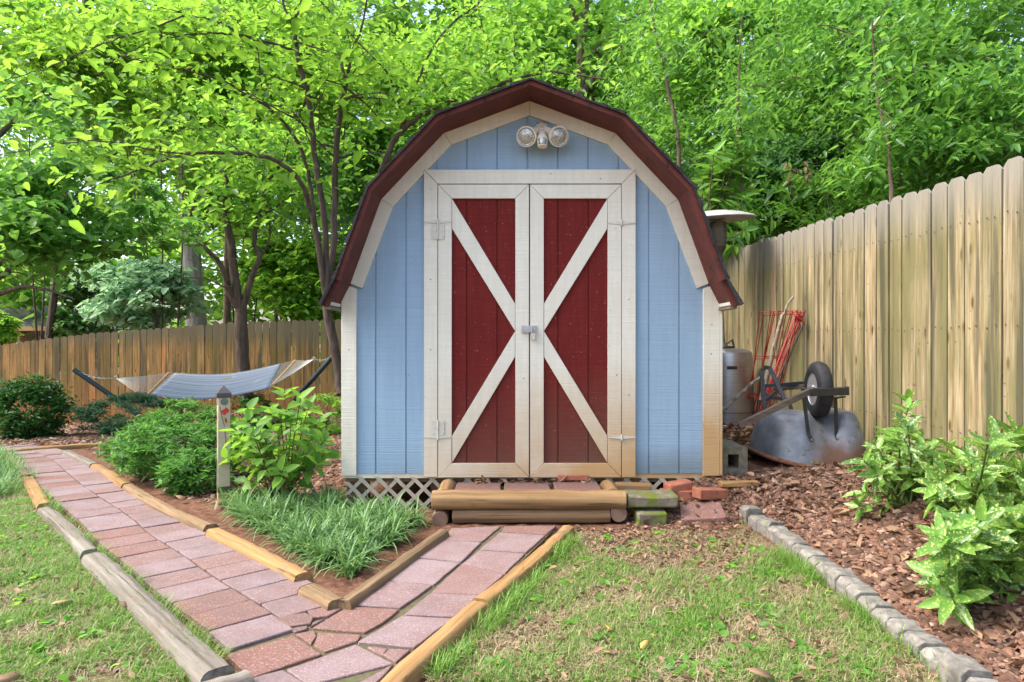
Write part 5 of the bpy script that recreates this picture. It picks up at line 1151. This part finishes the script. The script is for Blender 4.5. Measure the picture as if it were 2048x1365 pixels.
for (u, v), rad, n, lab in leaf3: mound('azalea', lab, gp(u, v), rad, LF['azalea'], int(n*1.5), .047, 80, .3, 'azaleas between the path and the painted post', cr=.2, flat=.5)
mound('azalea', 'small loose azalea behind the painted post near the fence', gp(500, 862), (.45,.35,.28), LF['azalea'], 2400, .055, 40, .3, 'azaleas between the path and the painted post', cr=.22)
mound('azalea', 'light green azalea against the shed side behind the hydrangea', gp(645, 870), (.42,.35,.30), LF['hydrangea'], 2400, .05, 40, .3, 'azaleas between the path and the painted post', cr=.22)
hbse = gp(567, 1008); tps = []
for u, v in ((475,845),(462,880),(452,915),(480,865),(500,840),(520,855),(545,815),(560,825),(570,783),(585,850),(600,795),(610,830),(620,808),(640,845),(630,870),(655,880),(650,905),(600,880),(560,870),(530,890),(500,900),(480,905),(535,920),(580,910),(615,905),(640,925),(490,960),(560,940),(600,930),(510,870),(580,830),(625,845),(540,850)):
    tps.append(wp(u+random.gauss(0,3), v, hbse.y+random.gauss(0,.2)))
for _ in range(8): tps.append(wp(random.uniform(455,650), random.uniform(815,920), hbse.y+random.gauss(0,.22)))
stemmed('hydrangea', 'leafy hydrangea bush with big light leaves beside the painted post', hbse, tps, LF['hydrangea'], .118, 6, .56, MAT['stem'], .0055, lvl=2, tilt=.2)
def aucuba(label, bu, bv, tipsuv, n, depth=.2, size=.135):
    b = gp(bu, bv); tps = [wp(u+random.gauss(0,9)*q, v+random.gauss(0,9)*q, b.y+random.gauss(0,depth)) for u, v in tipsuv for q in (0, 1.5)]
    return stemmed('gold_dust_shrub', label, b, tps, LF['aucuba'], size*.92, 8, .36, MAT['stem_green'], .007, 'shrub', 'gold dust shrubs in the right mulch bed', 2, .35, .0)
aucuba('upright gold dust shrub with one tall shoot beside the wheelbarrow', 1800, 1010, [(1816,800),(1815,850),(1775,885),(1800,880),(1740,930),(1760,950),(1725,985),(1765,985),(1790,960),(1830,920),(1850,900),(1850,960),(1820,990),(1760,905),(1835,945)], 15, size=.125)
aucuba('wide gold dust shrub against the fence at the right edge', 1925, 1040, [(1900,920),(1880,950),(1930,910),(1960,930),(1990,880),(2030,860),(2045,890),(1990,940),(1950,980),(2020,950),(1900,990),(2045,990),(1990,1000),(1870,990),(2040,1010),(2010,980),(1965,1005),(2050,960),(1935,1000),(2020,1030),(1980,1040)], 14)
aucuba('large near gold dust shrub hanging toward the edging stones', 2010, 1190, [(1900,1085),(1890,1110),(1930,1070),(1960,1040),(2000,1050),(2040,1060),(1880,1140),(1920,1150),(1950,1120),(1990,1110),(2040,1120),(1910,1190),(1950,1200),(2030,1170),(2060,1200),(1970,1060),(2070,1000)], 17, .12, .14)
# ------------------------------------------------------------ ground cover
def pxpoly(l): 
    q = [gp(*p) for p in l]; return [(p.x, p.y) for p in q]
def scatter(poly, n):
    P = np.array(poly); lo, hi = P.min(0), P.max(0); out = np.zeros((0,2))
    while len(out) < n:
        q = RG.uniform(lo, hi, (n*2, 2)); out = np.concatenate([out, q[inpoly(q[:,0], q[:,1], poly)]])
    return out[:n]
def blades(name, base, ln, w, lean, m, curve=.6, **kw):
    """arching blades: three quads each"""
    n = len(base); a = RG.uniform(0, 2*np.pi, n); L_ = ln*RG.uniform(.55,1.25,n); le = np.clip(RG.normal(lean, .25, n), .02, 1.35); d = np.stack([np.cos(a), np.sin(a)], 1); s = np.stack([-d[:,1], d[:,0]], 1)
    V = []
    for k, f in enumerate((0, .38, .74, 1)):
        r_ = L_*f*np.sin(le*(.35+curve*f)); h = L_*f*np.cos(le*(.35+curve*f)); ww = w*(1, .95, .65, .12)[k]/2
        c = np.stack([base[:,0]+d[:,0]*r_, base[:,1]+d[:,1]*r_, base[:,2]+h], 1); V += [c-np.c_[s*ww, np.zeros(n)], c+np.c_[s*ww, np.zeros(n)]]
    V = np.stack(V, 1).reshape(-1, 3); b = (np.arange(n)*8)[:,None,None]; Q_ = (b+np.array([[0,1,3,2],[2,3,5,4],[4,5,7,6]])[None]).reshape(-1,4)
    return quads(name, V, Q_, np.repeat(RG.uniform(0,1,n), 8), m, **kw)
def onT(xy, dz=0): return np.c_[xy, Tn(xy[:,0], xy[:,1])+dz]
def patchy(xy, f, ph, thr):                           # uneven growth
    v = np.sin(xy[:,0]*f+ph)*np.sin(xy[:,1]*f*1.13+ph*2)+.6*np.sin(xy[:,0]*f*2.3-xy[:,1]*f*1.9+ph)+RG.normal(0,.45,len(xy)); return xy[v > thr]
# ribbon grass bed: tufts
bed = pxpoly([(440,1015),(560,1000),(690,1012),(700,1022),(856,1042),(858,1052),(800,1085),(690,1168),(610,1120),(520,1068)])
tc = scatter(bed, 150); bb = np.concatenate([tc[i]+RG.normal(0,.024,(32,2)) for i in range(len(tc))])
bb = bb[inpoly(bb[:,0], bb[:,1], bed)]
blades('ribbon_grass', onT(bb), .18, .0105, .85, LF['liriope'], .95, kind='stuff', label='pale striped ribbon grass filling the bed between the two paths', cat='ground cover')
bed2 = pxpoly([(-40,900),(25,925),(60,975),(20,1010),(-60,1020)]); tc = scatter(bed2, 60); bb = np.concatenate([tc[i]+RG.normal(0,.04,(36,2)) for i in range(len(tc))])
blades('ribbon_grass', onT(bb), .16, .0065, .8, LF['liriope'], .7, kind='stuff', label='dark ribbon grass clump at the left edge beside the orange timber', cat='ground cover')
lr = pxpoly([(845,1372),(1140,1066),(1230,1078),(1330,1066),(1440,1074),(1486,1050),(1555,1108),(1680,1190),(1800,1275),(1960,1372)]); ll = pxpoly([(465,1372),(395,1325),(300,1225),(200,1130),(110,1045),(60,985),(0,960),(-60,1000),(-60,1372)])
def lawn(poly, n, label, thr, bare=None):
    xy = scatter(poly, n); xy = patchy(xy, 7, 1.3, thr)
    if bare is not None: xy = xy[~(inpoly(xy[:,0], xy[:,1], bare) & (RG.uniform(0,1,len(xy)) < .93))]
    blades('lawn_grass', onT(xy), .045, .003, .8, LF['grass'], .8, kind='stuff', label=label, cat='grass')
bare = pxpoly([(1150,1058),(1500,1055),(1520,1100),(1440,1150),(1370,1135),(1300,1150),(1180,1110)])
lawn(lr, 52000, 'thin patchy lawn between the short path and the edging stones', -.1, bare); lawn(ll, 52000, 'lawn left of the long path with worn spots', -.25)
for poly, n, lab in ((lr, 30000, 'dry straw coloured grass stems mixed into the right lawn'), (ll, 18000, 'dry straw coloured grass stems in the left lawn')):
    xy = scatter(poly, n); xy = patchy(xy, 5, 4.1, -.7); blades('dry_grass', onT(xy, .004), .05, .0026, 1.25, LF['straw'], .85, kind='stuff', label=lab, cat='dry grass')
def fringe(pts, n, label):                          # longer blades where the mower does not reach
    P = pxpoly(pts); q = []
    for i in range(len(P)-1):
        a, b = np.array(P[i]), np.array(P[i+1]); m = max(2, int(n*np.linalg.norm(b-a))); q.append(a+(b-a)*RG.uniform(0,1,(m,1))+RG.normal(0,.022,(m,2)))
    blades('lawn_grass', onT(patchy(np.concatenate(q), 9, 2.2, -.2)), .085, .0036, .75, LF['grass'], .85, kind='stuff', label=label, cat='grass')
fringe([(870,1365),(1000,1240),(1145,1085)], 1500, 'longer grass tufts along the orange timber')
fringe([(1530,1100),(1640,1170),(1790,1290),(1900,1365)], 1300, 'longer grass tufts against the edging stones')
fringe([(440,1365),(330,1250),(215,1140),(120,1050),(70,990)], 1500, 'longer grass tufts along the grey lawn timbers')
# bark mulch: little irregular chips
def chips(name, xy, size, m, label, dz=.004, flat=.25):
    n = len(xy); c = onT(xy, dz); yaw = RG.uniform(0, 2*np.pi, n); L_ = size*RG.lognormal(0, .45, n).clip(.35, 2.6); W_ = L_*RG.uniform(.25,.6,n); H = L_*flat*RG.uniform(.4,1,n)
    x = np.stack([np.cos(yaw), np.sin(yaw), RG.normal(0,.28,n)], 1); y = np.stack([-np.sin(yaw), np.cos(yaw), RG.normal(0,.28,n)], 1); z = np.cross(x, y)
    cor = np.array([(-1,-.7,-1),(1,-1,-1),(.8,.8,-1),(-.8,1,-1),(-.8,-.6,1),(.7,-.8,.8),(.9,.5,1),(-.6,.7,.7)])*.5
    V = c[:,None,:]+cor[None,:,0:1]*(x*L_[:,None])[:,None,:]+cor[None,:,1:2]*(y*W_[:,None])[:,None,:]+(cor[None,:,2:3]+.3)*(z*H[:,None])[:,None,:]
    b = (np.arange(n)*8)[:,None,None]; Q_ = (b+np.array([[4,5,6,7],[0,1,5,4],[1,2,6,5],[2,3,7,6],[3,0,4,7]])[None]).reshape(-1,4)
    return quads(name, V.reshape(-1,3), Q_, np.repeat(RG.uniform(0,1,n), 8), m, kind='stuff', label=label, cat='mulch')
mr = pxpoly([(1500,998),(1560,1045),(1650,1105),(1740,1180),(1890,1290),(2010,1372),(2300,1372),(2300,1000),(1800,905),(1600,925),(1440,958)])
chips('bark_mulch', scatter(mr, 19000), .029, MAT['chip'], 'red brown bark mulch in the right bed under the gold dust shrubs')
ml = pxpoly([(680,1000),(560,1030),(440,1020),(330,985),(230,930),(150,890),(0,895),(-80,880),(-80,858),(130,848),(380,826),(640,812),(690,815),(690,940)])
chips('bark_mulch', scatter(ml, 26000), .045, MAT['chip'], 'red brown bark mulch spread under the hammock and left shrubs')
soilp = pxpoly([(1262,1060),(1495,1048),(1512,998),(1450,952),(1390,960),(1215,1000)])
chips('bark_mulch', scatter(soilp, 2600), .022, MAT['chip'], 'fine mulch around the loose bricks and the first edging stone')
chips('bark_mulch', scatter(bare, 2600), .022, MAT['chip'], 'fine dark bark litter on the bare soil before the step', .002)
def litter(name, xy, size, m, label, kind='stuff', dz=.01, curl=.5, **kw):
    n = len(xy); d = np.stack([*(lambda a: (np.cos(a), np.sin(a)))(RG.uniform(0,6.3,n)), RG.normal(.05,.25,n)], 1); N_ = np.c_[RG.normal(0,curl,(n,2)), np.ones(n)]
    V, Q_ = leaf_arrays(onT(xy, dz), d, N_, size*RG.uniform(.6,1.4,n), .5, .22, -.12); return quads(name, V, Q_, np.repeat(RG.uniform(0,1,n), 6), m, kind=kind, label=label, cat='leaf litter', **kw)
litter('leaf_litter', scatter(pxpoly([(1440,838),(1530,840),(1560,870),(1510,905),(1480,925),(1440,900)]), 1500), .085, LF['litter'], 'brown dead leaves heaped beside the shed below the heater', dz=.02, curl=.8)
litter('leaf_litter', scatter(soilp, 160), .045, LF['litter'], 'dead leaves among the loose bricks beside the step', dz=.014)
litter('leaf_litter', scatter(mr, 900), .06, LF['litter'], 'scattered dead leaves on the right mulch bed', dz=.014)
litter('leaf_litter', scatter(ml, 1300), .06, LF['litter'], 'scattered dead leaves on the left mulch', dz=.014)
litter('leaf_litter', np.concatenate([scatter(bare, 520), scatter(lr, 900)]), .033, LF['litter'], 'small brown leaves lying in the right lawn and bare patch', dz=.012)
litter('leaf_litter', scatter(ll, 420), .036, LF['litter'], 'small brown leaves lying in the left lawn', dz=.012)
litter('leaf_litter', np.array([[p[0], p[1]] for p in scatter([(-.33,YS+.36),(.5,YS+.36),(.5,YS+.39),(-.33,YS+.39)], 34)]), .06, LF['litter'], 'dry leaves caught between the step and the lattice', dz=.19)
# weeds in the lawns
def weeds(poly, n, label):
    c = scatter(poly, n); P = np.concatenate([c[i]+RG.normal(0,.022,(6,2)) for i in range(n)]); d = np.stack([*(lambda a: (np.cos(a), np.sin(a)))(RG.uniform(0,6.3,len(P))), RG.uniform(.1,.6,len(P))], 1)
    V, Q_ = leaf_arrays(onT(P, .012), d, np.c_[RG.normal(0,.3,(len(P),2)), np.ones(len(P))], .035*RG.uniform(.6,1.3,len(P)), .75); return quads('clover', V, Q_, np.repeat(RG.uniform(0,1,len(P)),6), LF['bright'], kind='stuff', label=label, cat='weeds')
weeds(lr, 90, 'small round leaved weeds in the right lawn'); weeds(ll, 80, 'small round leaved weeds in the left lawn')
# single fallen leaves
def fallen(u, v, size, m, label, dz=.024, yaw=None, n3=(.1,-.25,1), pos=None, width=.48):
    size *= .85
    p = pos or gp(u, v, dz); a = random.uniform(0,6.3) if yaw is None else yaw; d = np.array([[math.cos(a), math.sin(a), .05]])
    k = (0,); n_ = len(k)
    d = np.array([[math.cos(a+q), math.sin(a+q), .08+random.uniform(-.05,.25)] for q in k])
    V, Q_ = leaf_arrays(np.array([[p.x, p.y, p.z]]*n_), d, np.array([n3]*n_, float)+RG.normal(0,.12,(n_,3)), np.array([size*1.1, size*.75, size*.7][:n_]), width, .05, -.06)
    o = quads('fallen_leaf', V, Q_, np.full(6*n_, random.random()), m, label=label, cat='fallen leaf', group='single fallen leaves'); q = o.modifiers.new('solid', 'SOLIDIFY'); q.thickness = .0015; return o
fallen(1640,930,.10,LF['yellowleaf'],'yellow leaf lying on the mulch against the wheelbarrow rim',.02,yaw=2.2)
fallen(1212,1302,.055,LF['yellowleaf'],'curled yellow leaf on the lawn near the bottom edge')
fallen(1280,1298,.055,LF['yellowleaf'],'rounded yellow leaf just right of the curled yellow one')
fallen(1225,1262,.05,LF['yellowleaf'],'narrow bright yellow leaf behind the two bottom lawn leaves',width=.35)
fallen(1518,1182,.06,LF['palebrown'],'pale tan leaf in the lawn near the edging stones')
fallen(1452,1118,.08,LF['palebrown'],'large tan leaf at the edge of the bare soil')
fallen(1033,1250,.06,LF['litter'],'brown curled leaf in the grass beside the orange timber',.05)
fallen(1550,1355,.10,LF['palebrown'],'long pale leaf standing in the lawn at the bottom edge',.03)
fallen(145,1200,.11,LF['palebrown'],'large tan leaf in the left lawn',.028); fallen(45,1352,.09,LF['palebrown'],'tan leaf near the bottom left corner',.035); fallen(258,1215,.06,LF['litter'],'brown leaf tucked under the wide grey timber',.03)
fallen(372,1000,.10,LF['palebrown'],'tan leaf under the azalea beside the painted post',.03); fallen(1310,965,.06,LF['palebrown'],'small tan leaf stuck among the bricks behind the step',.04)
for u, v, lab in ((357,752,'yellow leaf on the left end of the hammock fabric'),(440,765,'yellow leaf in the middle of the hammock fabric'),(450,763,'small yellow leaf right of the middle one on the hammock')):
    fallen(u, v, .11, LF['yellowleaf'], lab, pos=wp(u, v-3, 10.35), yaw=.4)
